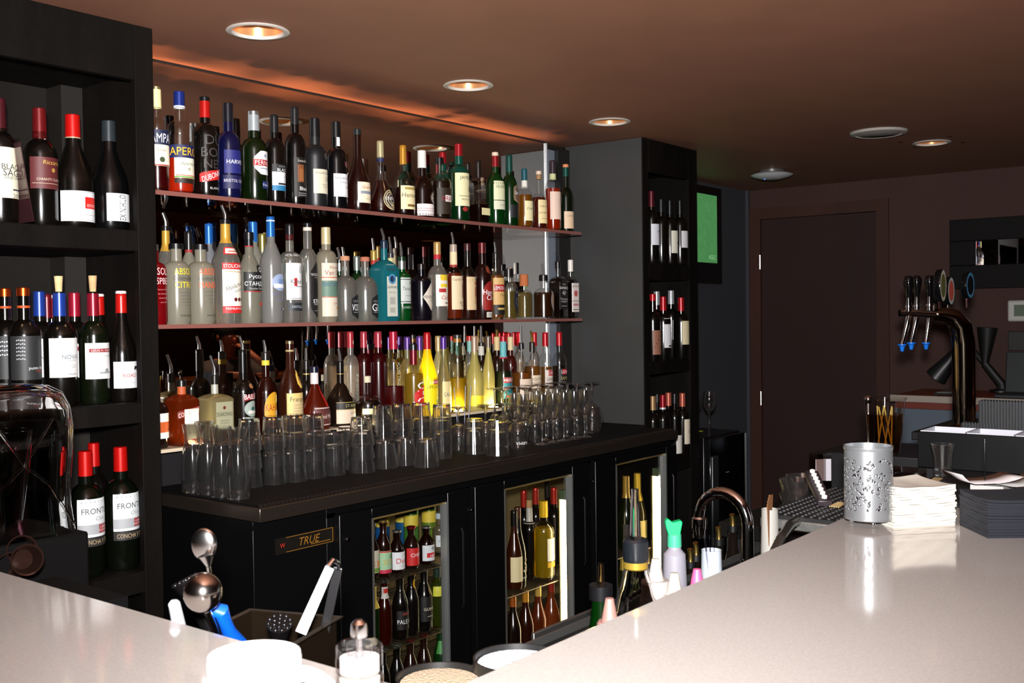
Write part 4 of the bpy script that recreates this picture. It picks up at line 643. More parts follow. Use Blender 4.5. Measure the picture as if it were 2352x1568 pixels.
 (1284, 762, 32, (.54, .70, .40, .15), thin('3a2c20', .5, .4), [(.80, 1, 'c01c24', 'foil')], [(.10, .46, 1.15, 20, '17181b', 'rect', [('_', .88, .22, 'b02428', .2, .8), ('LUXARDO', .88, .13, WH, .2), ('SAMBUCA', .62, .13, 'a89a60', .1), ('o', .3, .2, '8a8a88', .5)])], 'bottle with a red cap and a black label, rightmost', {'Y': 2.735}),
]
rows(LOW, 2.745, Z3, ', riser')
# lamps set into the riser
for i, (px, py) in enumerate(((448, 1020), (826, 972), (1000, 940), (1060, 930), (1140, 920))):
    p = at(px, py, Y=2.70); x = p.x
    o = root('puck_light', 'small round lamp shining up on the pale riser, ' + ('leftmost of the five', 'second from the left of the five', 'third from the left of the five', 'fourth from the left of the five', 'rightmost of the five')[i], 'lamp', (x, 2.715 if i else 2.70, Z3))
    G().lathe([(0, .0005), (.022, .0005), (.024, .004), (.020, .006)], STEEL, 24).build('rim', o)
    G().lathe([(.020, .005), (0, .0055)], mat((1, .86, .50), kind='e', emit=(160, 200, 480, 520, 260)[i]), 20).build('bulb', o)
tag(G().box(1.72, 3.80, 2.841, 2.856, Z3+.0003, Z3+.004, mat((1, .72, .42), kind='e', emit=1.2)).build('added_glow_strip'), 'thin warm strip added along the back of the riser for the ceiling glow', 'light strip')  # added glowing strip, visible body of the ceiling band light
# ------------------------------------------------------------------ wine in the left cabinet
LA = [
 (-4, 226, 72, 'bord', dk(), [(.76, 1, '4a1820', 'foil')], [(.20, .60, 1.3, 22, 'e6e2c8', 'rect', [('BLACK', .62, .11, '1c2226', .1), ('SAGE', .50, .13, '1c2226', .1), ('VINEYARD', .40, .06, '4a5050', .1), ('_', .17, .03, '303448', .5, .45), ('2009', .05, .08, '30343c', .3)])], 'black wine bottle with a large cream label cut by the picture edge'),
 (89.5, 249, 70, 'bord', dk(), [(.74, 1, '6a1418', 'foil'), (.74, .80, '6a1418', 'foil')], [(.31, .575, 1.15, 14, '5a2224', 'rect', [('Riccardo', .84, .13, 'c8a04a', .2, .1), ('o', .60, .14, 'a8843c', .2), ('CHIANTI CLASSICO', .30, .08, 'c8b8a0', .15), ('_', .17, .015, 'b8a890', 0, .9)]), (.735, .80, .42, 22, 'e6d8dc', 'oval', [('o', .5, .4, '20140f')])], 'wine bottle with a dark red label and dark red neck foil'),
 (166, 264, 82, 'burg', dk(), [(.80, 1, 'cc1410', 'foil'), (.79, .80, 'c8b898', 'foil')], [(.055, .32, 1.2, 10, 'dfe3e8', 'rect', [('_', .62, .38, 'cc2018', .38, .36), ('ESTATE', .53, .09, 'f0d0c8', .38), ('_', .22, .015, '9aa0a8', .1, .8), ('_', .97, .015, '8a9098', 0, 1), ('_', .05, .015, '8a9098', 0, 1)])], 'bright red capped wine bottle with a red square on its label'),
 (249, 278, 78, 'burg', dk('070707'), [(.81, 1, '30383c', 'foil')], [(.08, .33, .95, 24, 'e0e4e6', 'rect', [('EX NIHILO', .5, .28, '4a5054', -.1, 0, 90)])], 'sloping shouldered wine bottle with a grey neck and sideways lettering on white'),
]
rows(LA, 2.65, 1.752, ', left cabinet top', xmax=1.662, name='wine_bottle')
LB_ = [
 (10, 662, 66, 'bord', dk(), [(.93, 1, 'd2501a', 'metal'), (.83, .85, 'b84a18', 'paper')], [(.24, .60, 1.4, 10, '26282a', 'rect', [('o', .86-.1*k+.01*(j % 2), .035, 'c8ccd4', -.55+.09*j) for k in range(4) for j in range(4)] + [('punto final', .27, .07, 'd0d4d8', .2)])], 'black labelled wine bottle with an orange cap, left one of two', {'Y': 2.735}),
 (53, 660, 66, 'bord', dk(), [(.93, 1, 'd2501a', 'metal'), (.83, .85, 'b84a18', 'paper')], [(.24, .60, 1.4, 10, '26282a', 'rect', [('o', .90-.085*k+.01*(j % 2), .028, 'c8ccd4', -.65+.08*j) for k in range(6) for j in range(5)] + [('punto final', .27, .07, 'd0d4d8', .25), ('malbec', .20, .05, 'a83020', .35)])], 'black labelled wine bottle with an orange cap, right one of two'),
 (89.5, 666, 62, 'bord', dk(), [(.78, 1, '1f3f9a', 'foil')], [(.24, .58, 1.2, 24, 'dfe0e0', 'rect', [('NOVAS', .52, .13, '50606c')])], 'wine bottle with a blue neck, squeezed behind the corked blue necked one', {'Y': 2.76, 'zt': .305}),
 (107, 671, 40, 'bord', dk(), [(.78, 1, '701420', 'foil')], [], 'wine bottle with a dull red neck at the back of the row', {'Y': 2.85, 'zt': .30}),
 (117, 676, 40, 'bord', dk(), [(.78, .97, 'c41812', 'foil'), (.97, 1, 'e8dcd8', 'plastic')], [], 'wine bottle with a white topped red neck behind the corked blue one', {'Y': 2.93, 'zt': .30}),
 (135.5, 668, 68, 'bord', dk(), [(.78, .985, '1f3f9a', 'foil')], [(.25, .59, 1.15, 8, 'e0e2e2', 'rect', [('NOVAS', .52, .11, '50606c', .2), ('RESERVA', .43, .04, '7a8288', .3), ('CARMENERE', .30, .03, '8a9298', .3), ('CABERNET', .25, .03, '8a9298', .3), ('EMILIANA', .08, .045, '40484c', .25)] + [('o', .68+.06*(k % 4), .012, '8a9094', -.6+.15*k) for k in range(9)])], 'corked wine bottle with a blue neck and large white label'),
 (153, 674, 40, 'bord', dk(), [(.78, .97, 'c41812', 'foil'), (.97, 1, 'e8dcd8', 'plastic')], [], 'white topped red necked wine bottle between blue and metallic red necks', {'Y': 2.93, 'zt': .30}),
 (170, 666, 60, 'bord', dk(), [(.78, 1, 'a01830', 'foil')], [(.22, .53, 1.2, 22, 'dfe0e0', 'rect', [('_', .85, .12, '8a1c28', 0, .8)])], 'wine bottle with a metallic red neck, left of the corked red one', {'Y': 2.77, 'zt': .303}),
 (199, 672, 40, 'bord', dk(), [(.78, .97, 'c41812', 'foil'), (.97, 1, 'e8dcd8', 'plastic')], [], 'white topped red necked wine bottle behind the corked red one', {'Y': 2.93, 'zt': .30}),
 (213, 669, 62, 'bord', dk('0a0f06'), [(.78, .985, '8c1428', 'foil')], [(.22, .54, 1.15, 12, 'dfe1e2', 'rect', [('_', .79, .10, '8a1c28', .1, .85), ('LOUIS M. MARTINI', .79, .06, 'e8d8d0', .1), ('Cabernet Sauvignon', .64, .045, '7a8084', .1, .3), ('o', .22, .14, '8a9090', .3), ('_', .17, .05, '9aa0a0', .3, .5)])], 'corked wine bottle with a dark red neck and red banner'),
 (245, 669.6, 56, 'burg', dk(), [(.80, .975, 'cc1a14', 'foil'), (.975, 1, 'e8dcd8', 'plastic')], [], 'wine bottle with a white topped red neck, second from the cabinet side', {'Y': 2.76, 'zt': .30}),
 (280.6, 668, 60, 'burg', dk(), [(.80, .975, 'cc1a14', 'foil'), (.975, 1, 'e8dcd8', 'plastic')], [(.12, .36, 1.2, 12, 'dfe1e2', 'rect', [('ROAD 13', .48, .14, 'a82a2a', .15), ('o', .72, .09, '16181c', .30), ('o', .70, .14, '16181c', .55), ('_', .77, .10, '16181c', .42, .16), ('_', .2, .012, '9aa0a4', .3, .4)])], 'white topped wine bottle with a small tractor on its label'),
]
rows(LB_, 2.645, 1.282, ', left cabinet middle', xmax=1.662, name='wine_bottle')
for px, y0, col, w in ((134, 634, 'd9c08c', 'blue'), (212.5, 633, 'c9a878', 'dark red')):
    p = at(px, y0, Y=2.645); zt_ = at(px, 668, Y=2.645).z-.002
    tag(G().lathe([(0, 0), (.0085, 0), (.0112, p.z-zt_), (0, p.z-zt_)], mat(col, .8, var=.15, vs=60), 16).build('wine_cork', loc=(p.x, 2.645, zt_)), 'pale cork stuck in the mouth of the %s necked wine bottle' % w, 'cork')
LC_ = [
 (195, 1035, 74, 'bord', dk('070a05'), [(.80, 1, 'c8120e', 'foil')], [(.32, .625, 1.15, 18, 'dde2e4', 'rect', [('_', .20, .26, 'a8acb0', 0, 1), ('FRONTERA', .68, .15, '40484c', .15), ('Chile', .48, .1, '8a9094', .15, .3), ('_', .20, .22, 'a01c28', .5, .45), ('CABERNET', .24, .06, 'e8d8d8', .5), ('SAUVIGNON', .16, .06, 'e8d8d8', .5)]), (.245, .315, 1.15, 18, '2a2828', 'rect', [('CONCHA Y TORO', .5, .5, 'b8a078', .1)])], 'red capped wine bottle with a white label, nearer the blender base', {'zt': .335}),
 (229, 1021, 60, 'bord', dk(), [(.80, 1, 'c8120e', 'foil')], [], 'wine bottle with a red cap standing behind the other two', {'Y': 2.80, 'zt': .335}),
 (276, 1028, 72, 'bord', dk('070a05'), [(.80, 1, 'c8120e', 'foil')], [(.32, .625, 1.15, 18, 'dde2e4', 'rect', [('_', .20, .26, 'a8acb0', 0, 1), ('FRONTERA', .68, .15, '40484c', .15), ('Chile', .48, .1, '8a9094', .15, .3), ('_', .20, .22, 'a01c28', .5, .45), ('CABERNET', .24, .06, 'e8d8d8', .5), ('SAUVIGNON', .16, .06, 'e8d8d8', .5)]), (.245, .315, 1.15, 18, '2a2828', 'rect', [('CONCHA Y TORO', .5, .5, 'b8a078', .1)])], 'wine bottle with a red cap and white label, against the cabinet side', {'zt': .335}),
]
rows(LC_, 2.645, .820, ', left cabinet bottom', xmax=1.662, name='wine_bottle')
p0 = at(60, 420, Y=2.60)
o = root('sign_holder', 'clear acrylic sheet leaning between two wine bottles in the left cabinet', 'sign holder', (at(60, 512, Y=2.62).x, 2.62, 1.752), 0)
M_ = Matrix.Rotation(math.radians(-9), 4, 'Y')
G().box(-.0015, .0015, -.04, .07, .0, .215, mat((.8, .74, .76), .05, kind='thin'), M=M_).build('acrylic_sheet', o)
G().box(.0016, .0026, -.038, .068, .006, .205, mat('6a4a4c', .4), M=M_).build('card', o)

def goblet(h, rb, rf, stem, bowl='wine'):
    """closed profile of a stemmed glass, foot down"""
    hs = h-stem; b = []
    sh = {'wine': [(.0, .10), (.12, .62), (.3, .90), (.5, 1.0), (.75, .93), (1, .76)], 'flute': [(0, .12), (.1, .6), (.3, .92), (.6, 1), (1, .82)], 'balloon': [(0, .1), (.12, .7), (.3, .96), (.45, 1), (.7, .92), (1, .70)], 'cone': [(0, .15), (.2, .75), (.45, 1), (.7, .98), (1, .92)]}[bowl]
    pr = [(0, 0), (rf*.96, 0), (rf, .0012), (rf*.6, .004), (rf*.2, .008), (.0045, .014), (.0036, stem*.6), (.005, stem*.95)]
    pr += [(max(.005, rb*r), stem+hs*t) for t, r in sh[1:]]
    pr += [(rb*sh[-1][1]-.0012, h)]+[(max(.002, rb*r-.0013), stem+hs*t+.001) for t, r in reversed(sh[1:-1])]+[(0, stem+hs*.05)]
    return pr
def tumb(h, rm, rb, base=.010, wall=.0016, mids=()):
    """closed profile of a tumbler standing upright"""
    out = [(rb, 0)]+[(r, z) for z, r in mids]+[(rm, h)]
    inn = [(rm-wall, h)]+[(r-wall, z) for z, r in reversed(mids) if z > base]+[(rb-wall*1.6, base)]
    return [(0, 0)]+out+inn+[(0, base)]
def flip(pr, h): return [(r, h-z) for r, z in reversed(pr)]
def flute(t, r): return 1+.014*math.cos(14*t) if r > .015 else 1
def gmesh(name, pr, loc, label, group=None, m=None, n=28, cat='glass'):
    o = G().lathe(pr, m or CRYS, 60 if name in ('tumbler', 'beer_glass') else n, flute if name == 'tumbler' else None).build(name, loc=loc); return tag(o, label, cat, group)
ORD = ['first', 'second', 'third', 'fourth', 'fifth', 'sixth', 'seventh', 'eighth', 'ninth', 'tenth', 'eleventh', 'twelfth', 'thirteenth', 'fourteenth', 'fifteenth', 'sixteenth', 'seventeenth', 'eighteenth']
# tall pinched beer glasses at the counter's left end
src = None; prt = tumb(.198, .0300, .0315, .016, .0018, [(.05, .0345), (.10, .0315), (.135, .0245), (.152, .0215), (.168, .0235)])
for i, y in enumerate((2.405, 2.475, 2.545, 2.612, 2.650)):
    x = (1.826, 1.822, 1.826, 1.822, 1.892)[i]
    lb = 'tall pinched beer glass at the left end of the counter, %s from the front corner' % ORD[i]
    if src is None: src = gmesh('beer_glass', prt, (x, y, CT), lb, 'tall pinched beer glasses')
    else: copy(src, (x, y, CT), lb)
# inverted tumblers, nested in stacks: (px, py of the lowest rim's centre, how many, nesting step, which shape)
tb = [flip(tumb(.092, .0435, .0315), .092), flip(tumb(.096, .037, .030), .096)]
STK = [(575, 1117, 3, .055, 1), (630, 1110, 3, .055, 1), (678, 1104, 3, .055, 1), (722, 1096, 3, .052, 1), (768, 1089, 2, .045, 1), (800, 1076, 2, .045, 1), (831, 1083, 3, .043, 0),
       (885, 1073, 1, .04, 0), (930, 1066, 1, .04, 0), (980, 1070, 1, .04, 0), (880, 1054, 3, .05, 0), (925, 1049, 3, .05, 0), (968, 1044, 3, .05, 0), (1016, 1051, 3, .048, 1),
       (1089, 1040, 2, .035, 0), (1143, 1044, 2, .035, 0)]
srcs = [None, None]
for i, (px, py, n, st, k) in enumerate(STK):
    p = at(px, py, z=CT)
    for j in range(n):
        lv = 'only' if n == 1 else ('lowest' if j == 0 else ('topmost' if j == n-1 else 'middle'))
        lb = ('clear tumbler standing upside down alone, %s from the left among the tumblers' % ORD[i]) if n == 1 else '%s clear upside-down tumbler of the %s stack from the left on the counter' % (lv, ORD[i])
        loc = (p.x, p.y, CT+j*st)
        if srcs[k] is None: srcs[k] = gmesh('tumbler', tb[k], loc, lb, 'upside-down tumblers on the back counter')
        else: copy(srcs[k], loc, lb)
# inverted goblets with their feet in the air behind the tumblers
gp = flip(goblet(.165, .041, .034, .062, 'balloon'), .165); src = None
for i, (px, py) in enumerate(((1054, 1036), (1116, 1028), (1160, 1024), (1190, 1031))):
    p = at(px, py, z=CT); lb = ('upside-down stemmed beer goblet, %s from the left beside the flutes' % ORD[i]) if i < 3 else 'upside-down stemmed beer goblet with white lettering near its rim'
    if src is None: src = gmesh('goblet', gp, (p.x, p.y, CT), lb, 'upside-down goblets')
    elif i < 3: copy(src, (p.x, p.y, CT), lb)
    else:
        o = root('goblet', lb, 'glass', (p.x, p.y, CT), 0, 'upside-down goblets'); G().lathe(gp, CRYS, 28).build('bowl_and_stem', o)
        g = G(); text_on(g, 'AMIRA', lambda s, z: (.0375*math.cos(s/.0375-2.0), .0375*math.sin(s/.0375-2.0), .026-z), 0, 0, .012, W('d8d8dc')); g.build('lettering', o)
# flutes and wine glasses crowded together, some upside down
up = goblet(.195, .026, .031, .085, 'flute'); dn = flip(goblet(.215, .031, .033, .10, 'wine'), .215); s1 = s2 = None; k1 = k2 = 0
for r, y in enumerate((2.415, 2.488, 2.561, 2.632)):
    for c in range(7):
        x = 3.215+c*.074+(r % 2)*.037+(.06 if r == 0 else 0)
        if r == 0 and c > 4: continue
        if x > 3.70: continue
        inv = (c+r) % 2 == 0 and r > 0 or (r == 0 and c == 4 and False)
        if inv or r == 3:
            lb = 'upside-down wine glass in the crowd, row %s from the front, %s from its left' % (('one', 'two', 'three', 'four')[r], ORD[c])
            if s2 is None: s2 = gmesh('wine_glass', dn, (x, y, CT), lb, 'crowded stemmed glasses')
            else: copy(s2, (x, y, CT), lb)
        else:
            lb = 'upright champagne flute in the crowd, row %s from the front, %s from its left' % (('one', 'two', 'three', 'four')[r], ORD[c])
            if s1 is None: s1 = gmesh('champagne_flute', up, (x, y, CT), lb, 'crowded stemmed glasses')
            else: copy(s1, (x, y, CT), lb)
gmesh('balloon_glass', flip(goblet(.215, .050, .036, .095, 'balloon'), .215), (3.755, 2.50, CT), 'large round wine glass standing upside down at the right end of the crowd')
# clear tumbler of drinking straws or cards in front of the yellow bottles
p = at(1128, 952, z=CT)
o = root('card_holder', 'grey cards standing upright in front of the frosted yellow bottles', 'card holder', (3.05, 2.625, CT))
G().box(-.035, .035, -.012, .012, 0, .012, BLACKP).build('base', o)
for dx, a in ((-.022, -7), (.004, 3), (.018, 8)):
    G().box(-.006, .0, -.001, .001, .012, .235, mat('9a9cae', .5), M=Matrix.Translation((dx, 0, 0)) @ Matrix.Rotation(math.radians(a), 4, 'Y') @ Matrix.Rotation(.5, 4, 'Z')).build('card', o)
# wine glasses on the wine fridge
wg = goblet(.20, .036, .034, .085, 'wine'); q = gmesh('wine_glass', wg, (5.03, 2.60, .893), 'upright wine glass standing on the black wine fridge', 'glasses on the wine fridge')
copy(q, (4.985, 2.66, .893), 'upright wine glass on the wine fridge, mostly hidden by the right cabinet')
gmesh('wine_glass', wg, (at(146, 500, Y=2.78).x, 2.78, 1.752), 'wine glass in the left cabinet behind the red capped bottle')

# ------------------------------------------------------------------ wine in the right cabinet
RA = [
 (1495.5, 439, 34, 'bord', dk(), [(.78, 1, '521420', 'foil')], [(.25, .54, 1.3, 24, 'd6d8e0', 'rect', [('PINOT', .64, .10, '202028', .1), ('o', .84, .16, '20282a', .4)])], 'wine bottle with a white label, nearest the front edge', {'Y': 2.5}),
 (1518, 457.6, 34, 'bord', dk(), [(.80, 1, '1a1c1e', 'foil')], [(.40, .58, .45, 40, 'b8a83a', 'oval', [])], 'wine bottle with a small gold medallion', {'Y': 2.49}),
 (1538, 460.6, 34, 'bord', dk(), [(.78, 1, '141618', 'foil')], [(.17, .52, 1.2, 30, 'd8d6c6', 'rect', [('o', .74, .2, 'b8a03a', .3), ('_', .46, .10, '8c2418', .3, .5)])], 'wine bottle with a cream label crossed by a dark red bar', {'Y': 2.485}),
 (1561, 460.6, 34, 'bord', dk(), [(.78, 1, '141618', 'foil')], [(.26, .52, 1.2, 30, 'd0d0d4', 'rect', [('Rioja', .5, .16, '6a6a72', .3), ('o', .2, .08, '20242a', .3)])], 'wine bottle with a pale grey label, nearest the right side', {'Y': 2.475}),
]
rows(RA, 2.50, 1.744, ', right cabinet top', xmax=4.614, name='wine_bottle')
RB = [
 (1499, 675, 34, 'bord', dk(), [(.90, 1, 'c01a20', 'foil')], [(.10, .46, 1.3, 24, '8a5c48', 'rect', [('o', .3+.15*(k % 4), .06, '5a3424', -.8+.2*k) for k in range(9)])], 'wine bottle with a mottled orange-brown label', {'Y': 2.49}),
 (1508, 669, 34, 'bord', dk(), [(.80, 1, 'a0a4a8', 'foil')], [], 'wine bottle with a silver neck, at the left', {'Y': 2.58}),
 (1523, 681, 34, 'bord', dk(), [(.78, 1, 'b01822', 'foil')], [(.20, .66, 1.2, 26, 'd2d2d6', 'rect', [('o', .6, .3, '8a8a94', .3), ('o', .6, .22, 'd2d2d6', .3), ('_', .06, .05, '202020', .2, .7)])], 'wine bottle with a red neck and a tall white pictured label', {'Y': 2.49}),
 (1541, 667, 34, 'bord', dk(), [(.80, 1, 'a8acb0', 'foil')], [(.28, .56, 1.2, 30, '9a9ca0', 'rect', [])], 'wine bottle with a silver neck and a grey label', {'Y': 2.56}),
 (1564, 683, 34, 'bord', dk(), [(.78, 1, 'a81620', 'foil')], [(.24, .62, 1.2, 26, 'cfc4a0', 'rect', [('o', .4, .2, '9a9070', .3)])], 'wine bottle with a red neck and a cream-yellow label', {'Y': 2.475}),
]
rows(RB, 2.50, 1.287, ', right cabinet middle', xmax=4.614, name='wine_bottle')
RCc = [
 (1499, 909, 34, 'bord', dk(), [(.78, 1, '9a7a54', 'foil')], [], 'wine bottle with a dull gold neck', {'Y': 2.49}),
 (1509, 904, 34, 'bord', dk(), [(.86, 1, '1c1c1c', 'foil')], [], 'black necked wine bottle beside the dull gold one', {'Y': 2.58}),
 (1522, 906, 34, 'bord', dk(), [(.80, 1, '8c1420', 'foil'), (.77, .80, 'd0d0d4', 'foil')], [], 'wine bottle with a dark red neck and white ring', {'Y': 2.485}),
 (1535, 901, 34, 'bord', dk(), [(.78, 1, 'b05a48', 'foil')], [(.54, .60, .3, 20, 'd0d0d0', 'diamond', [])], 'wine bottle with a copper-pink neck, left one', {'Y': 2.57}),
 (1549, 903, 31, 'bord', dk(), [(.84, 1, '1c1c1c', 'foil')], [(.05, .34, 1.2, 30, 'd2cec8', 'rect', [('VINO', .8, .12, '3a3a3a', .2)])], 'black necked wine bottle with a low white label', {'Y': 2.475}),
 (1567, 902, 32, 'bord', dk(), [(.78, 1, 'b05a48', 'foil')], [(.18, .58, 1.2, 34, 'd6cdb8', 'rect', [('LICETTO', .52, .09, '3a3630', .2), ('_', .44, .02, '3a3630', .2, .5)])], 'wine bottle with a copper-pink neck and cream label, right one', {'Y': 2.47}),
]
rows(RCc, 2.50, .824, ', right cabinet bottom', xmax=4.614, name='wine_bottle')

# ------------------------------------------------------------------ bottles inside the cooler
crown = lambda c: [(.955, 1, c, 'metal', 1.15)]
C1 = [
 (853, 1200, 33, 'beer', ('tint', '2a1206', .5), crown('8a8a80'), [(.12, .52, 1.4, 0, 'b8b4a0', 'rect', [('o', .4, .3, 'c07a2a', .1), ('_', .12, .2, '6a8a3a', 0, 1)])], 'beer bottle with a fruit picture label, cut by the left door frame'),
 (880, 1193, 33, 'beer', ('tint', '3a1606', .5), crown('c8a85a'), [(.06, .46, 1.4, 6, '9cc49a', 'rect', [('_', .96, .06, 'c02a30', 0, 1), ('_', .08, .16, 'c02a48', 0, 1), ('SUN', .5, .24, 'c8a040', .1), ('o', .72, .2, '5a8a4a', .3)])], 'beer bottle with a green and pink label and cream cap'),
 (911, 1217, 34, 'beer', ('tint', '2a0e05', .5), crown('b8b8b0'), [(.08, .50, 1.4, 10, 'dfe2e4', 'rect', [('Duvel', .50, .30, 'c01c20', .15), ('o', .84, .14, '5a5a60', .4), ('_', .2, .02, '9a9aa0', .2, .4)])], 'beer bottle with a white label and red lettering'),
 (944, 1208, 34, 'beer', dk('1c0a06'), crown('c02024'), [(.08, .50, 1.4, 10, 'c01f22', 'rect', [('CHIMAY', .60, .20, WH, .2)])], 'beer bottle with a red label and red cap'),
 (979, 1208, 34, 'beer', ('tint', '2a0e05', .5), crown('c0c4c8'), [(.10, .52, 1.4, 14, 'cfd6da', 'rect', [('o', .78, .24, '8a9298', 0), ('_', .36, .3, 'c0202a', .2, .8), ('Moose', .36, .2, WH, .2, .3, 14)])], 'beer bottle with a silver cap and a red band on white'),
]
rows(C1, 2.385, .679, ', cooler upper rack', name='beer_bottle')
for px, yt, c, w_ in ((944, 1186, '4f8a3a', 'green'), (985, 1186, '6a8a30', 'olive'), (915, 1192, '1c5a9a', 'blue'), (962, 1190, '1c5a8a', 'dark blue')):
    p = at(px, yt, Y=2.52)
    o = root('beverage_can', 'tall %s can at the back of the upper rack of the cooler' % w_, 'can', (p.x, 2.52 if c[0] != '1' else 2.60, .679))
    G().lathe([(0, 0), (.022, 0), (.026, .008), (.026, .19), (.021, .20), (.0205, .198), (0, .197)], mat(c, .3, .4), 24).build('can_body', o); G().lathe([(.0262, .10), (.0262, .14)], W('c8b43a'), 24).build('printed_band', o)
p = at(1008, 1185, Y=2.47)
bottle(1008, 1178, 30, 2.47, .679, 'round', cl((.8, .7, .4)), [(.86, 1, 'a8b4b8', 'plastic')], [(.15, .45, 1.3, 10, 'c8cfd0', 'rect', [('PONTINI', .5, .2, '6a7a7a')])], 'small clear wine bottle with a pale label beside the right door edge, upper rack', name='wine_bottle')
C2 = [
 (856, 1374, 30, 'bord', ('tint', '24400c', .4), [(.62, 1, 'c8b24a', 'foil')], [], 'green bottle with a long gold foil neck'),
 (883, 1372, 34, 'beer', ('tint', '5a1206', .4), crown('b8b8b8'), [(.72, .90, 1.4, 0, 'b8b4b0', 'rect', [('_', .6, .5, 'b0241c', 0, .6)])], 'amber beer bottle with a silver and red neck label'),
 (919, 1362, 36, 'beer', dk('0c0806'), crown('6a3a24'), [(.16, .46, 1.3, 14, '0e0d0c', 'rect', [('SPEIGHT', .82, .12, 'b8483a', .1), ('PALE ALE', .42, .22, WH, 0)])], 'black beer bottle with white PALE ALE lettering'),
 (945, 1362, 34, 'beer', dk('0a0706'), crown('a87a3a'), [(.74, .90, .6, 20, 'c8951e', 'oval', []), (.2, .6, .4, 60, '8a6a50', 'oval', [])], 'black beer bottle with an orange neck tag'),
 (974, 1340, 36, 'beer', dk('0a0807'), crown('9a9a8a'), [(.16, .56, 1.3, 14, '0c0c0c', 'rect', [('GUINNESS', .5, .12, 'd8d0b8', .15), ('_', .2, .03, 'a8a090', .1, .5)]), (.55, .72, .4, 20, None, 'rect', [('Q', .5, .8, 'b8a05a')])], 'black stout bottle with a gold harp and white lettering'),
 (1004, 1345, 32, 'bord', ('tint', '4a5a10', .5), [(.8, 1, '2a3a30', 'foil')], [(.50, .66, 1.2, 0, 'c8c83a', 'rect', [])], 'olive bottle with a yellow neck label'),
]
rows(C2, 2.385, .459, ', cooler middle rack', name='beer_bottle', zt=.205)
C3 = [(880, 1550, 34, 'beer', dk(), crown('b8b8b8'), [], 'dark beer bottle with a silver cap, leftmost'), (912, 1537, 34, 'beer', dk(), crown('b8c8b8'), [], 'dark beer bottle with a pale cap'), (943, 1524, 34, 'beer', dk('1c0a06'), crown('b81c20'), [(.3, .5, 1.3, 0, 'd0c8b0', 'rect', [])], 'dark beer bottle with a red cap, left one'), (974, 1510, 34, 'beer', dk('1c0a06'), crown('b81c20'), [], 'dark beer bottle with a red cap, right one'), (1012, 1498, 33, 'beer', ('tint', '1a5a20', .5), crown('a8b05a'), [(.6, .8, 1.3, 0, '3a8a3a', 'rect', [])], 'green beer bottle with a pale cap')]
rows(C3, 2.385, .239, ', cooler lower rack', name='beer_bottle', zt=.205)
C4 = [
 (1180, 1150, 36, 'burg', ('tint', '6a3010', .4), [(.8, 1, '14120f', 'foil')], [(.10, .42, 1.2, 0, 'e8d8a8', 'rect', [])], 'wine bottle with a cream label beside the left door edge', {'zt': .29}),
 (1188, 1125, 36, 'burg', dk('0a0805'), [(.86, 1, '5a3a28', 'foil'), (.70, .86, '1c1a18', 'foil')], [(.08, .38, 1.0, 20, None, 'rect', [('S', .66, .55, 'c8bfa0', .1, .2), ('perlore', .2, .12, 'c8c8c0', .1)])], 'dark wine bottle with a pale swirl painted on it', {'zt': .30}),
 (1215, 1128, 34, 'bord', dk('0a0805'), [(.90, 1, 'b08a5a', 'cork', .95), (.70, .90, 'd6d2c4', 'foil')], [], 'dark wine bottle with a white neck foil and cork', {'Y': 2.44, 'zt': .30}),
 (1248, 1145, 47, 'bord', thin('e8c41c', .66, .45), [(.79, 1, 'e8b820', 'foil')], [(.24, .53, 1.0, 34, 'efe8d4', 'rect', []), (.16, .23, 1.0, 34, 'd8a82a', 'rect', [])], 'clear bottle of golden wine with a yellow cap and white label', {'zt': .30}),
 (1203, 1126, 34, 'bord', dk(), [(.78, 1, 'a8281c', 'foil')], [], 'wine bottle with a red neck, leftmost of three at the back', {'Y': 2.56, 'zt': .31}),
 (1230, 1124, 34, 'bord', dk(), [(.78, 1, 'a8281c', 'foil')], [], 'wine bottle with a red neck, middle of three at the back', {'Y': 2.56, 'zt': .31}),
 (1272, 1128, 34, 'bord', dk(), [(.78, 1, 'a8281c', 'foil')], [], 'wine bottle with a red neck, rightmost of three at the back', {'Y': 2.50, 'zt': .31}),
 (1257, 1116, 30, 'bord', dk(), [(.78, 1, '1c1a16', 'foil')], [], 'black necked wine bottle behind the golden wine', {'Y': 2.62, 'zt': .31}),
]
rows(C4, 2.385, .492, ', cooler middle door', name='wine_bottle')
C5 = [(1178, 1378, 36, 'burg', dk('140a05'), [(.8, 1, 'a85a20', 'foil')], [], 'dark wine bottle with an amber neck, leftmost'), (1207, 1372, 36, 'burg', ('tint', '6a2a08', .3), [(.8, 1, 'c88a2a', 'foil')], [], 'brown wine bottle with a gold neck'), (1236, 1365, 36, 'burg', ('tint', 'b8501c', .3), [(.82, 1, 'c8a850', 'foil')], [], 'rose wine bottle with a pale gold neck'), (1266, 1358, 36, 'burg', ('tint', 'e07030', .3), [(.82, 1, 'a03020', 'foil')], [], 'orange-pink wine bottle, rightmost')]
rows(C5, 2.385, .239, ', below, cooler middle door', name='wine_bottle', zt=.235)
C6 = [
 (1438, 1110, 40, 'burg', ('tint', '2a3a0c', .3), [(.70, 1, '9a7a30', 'foil')], [(.1, .35, 1.2, 0, '26221a', 'rect', [])], 'green sparkling wine bottle with a dull gold neck'),
 (1464, 1105, 40, 'burg', ('tint', '6a5a10', .3), [(.62, 1, 'e0b83a', 'foil')], [(.1, .35, 1.2, 0, 'd8c070', 'rect', [])], 'sparkling wine bottle with bright gold crumpled foil'),
]
rows(C6, 2.40, .492, ', cooler right door', name='wine_bottle', zt=.315)
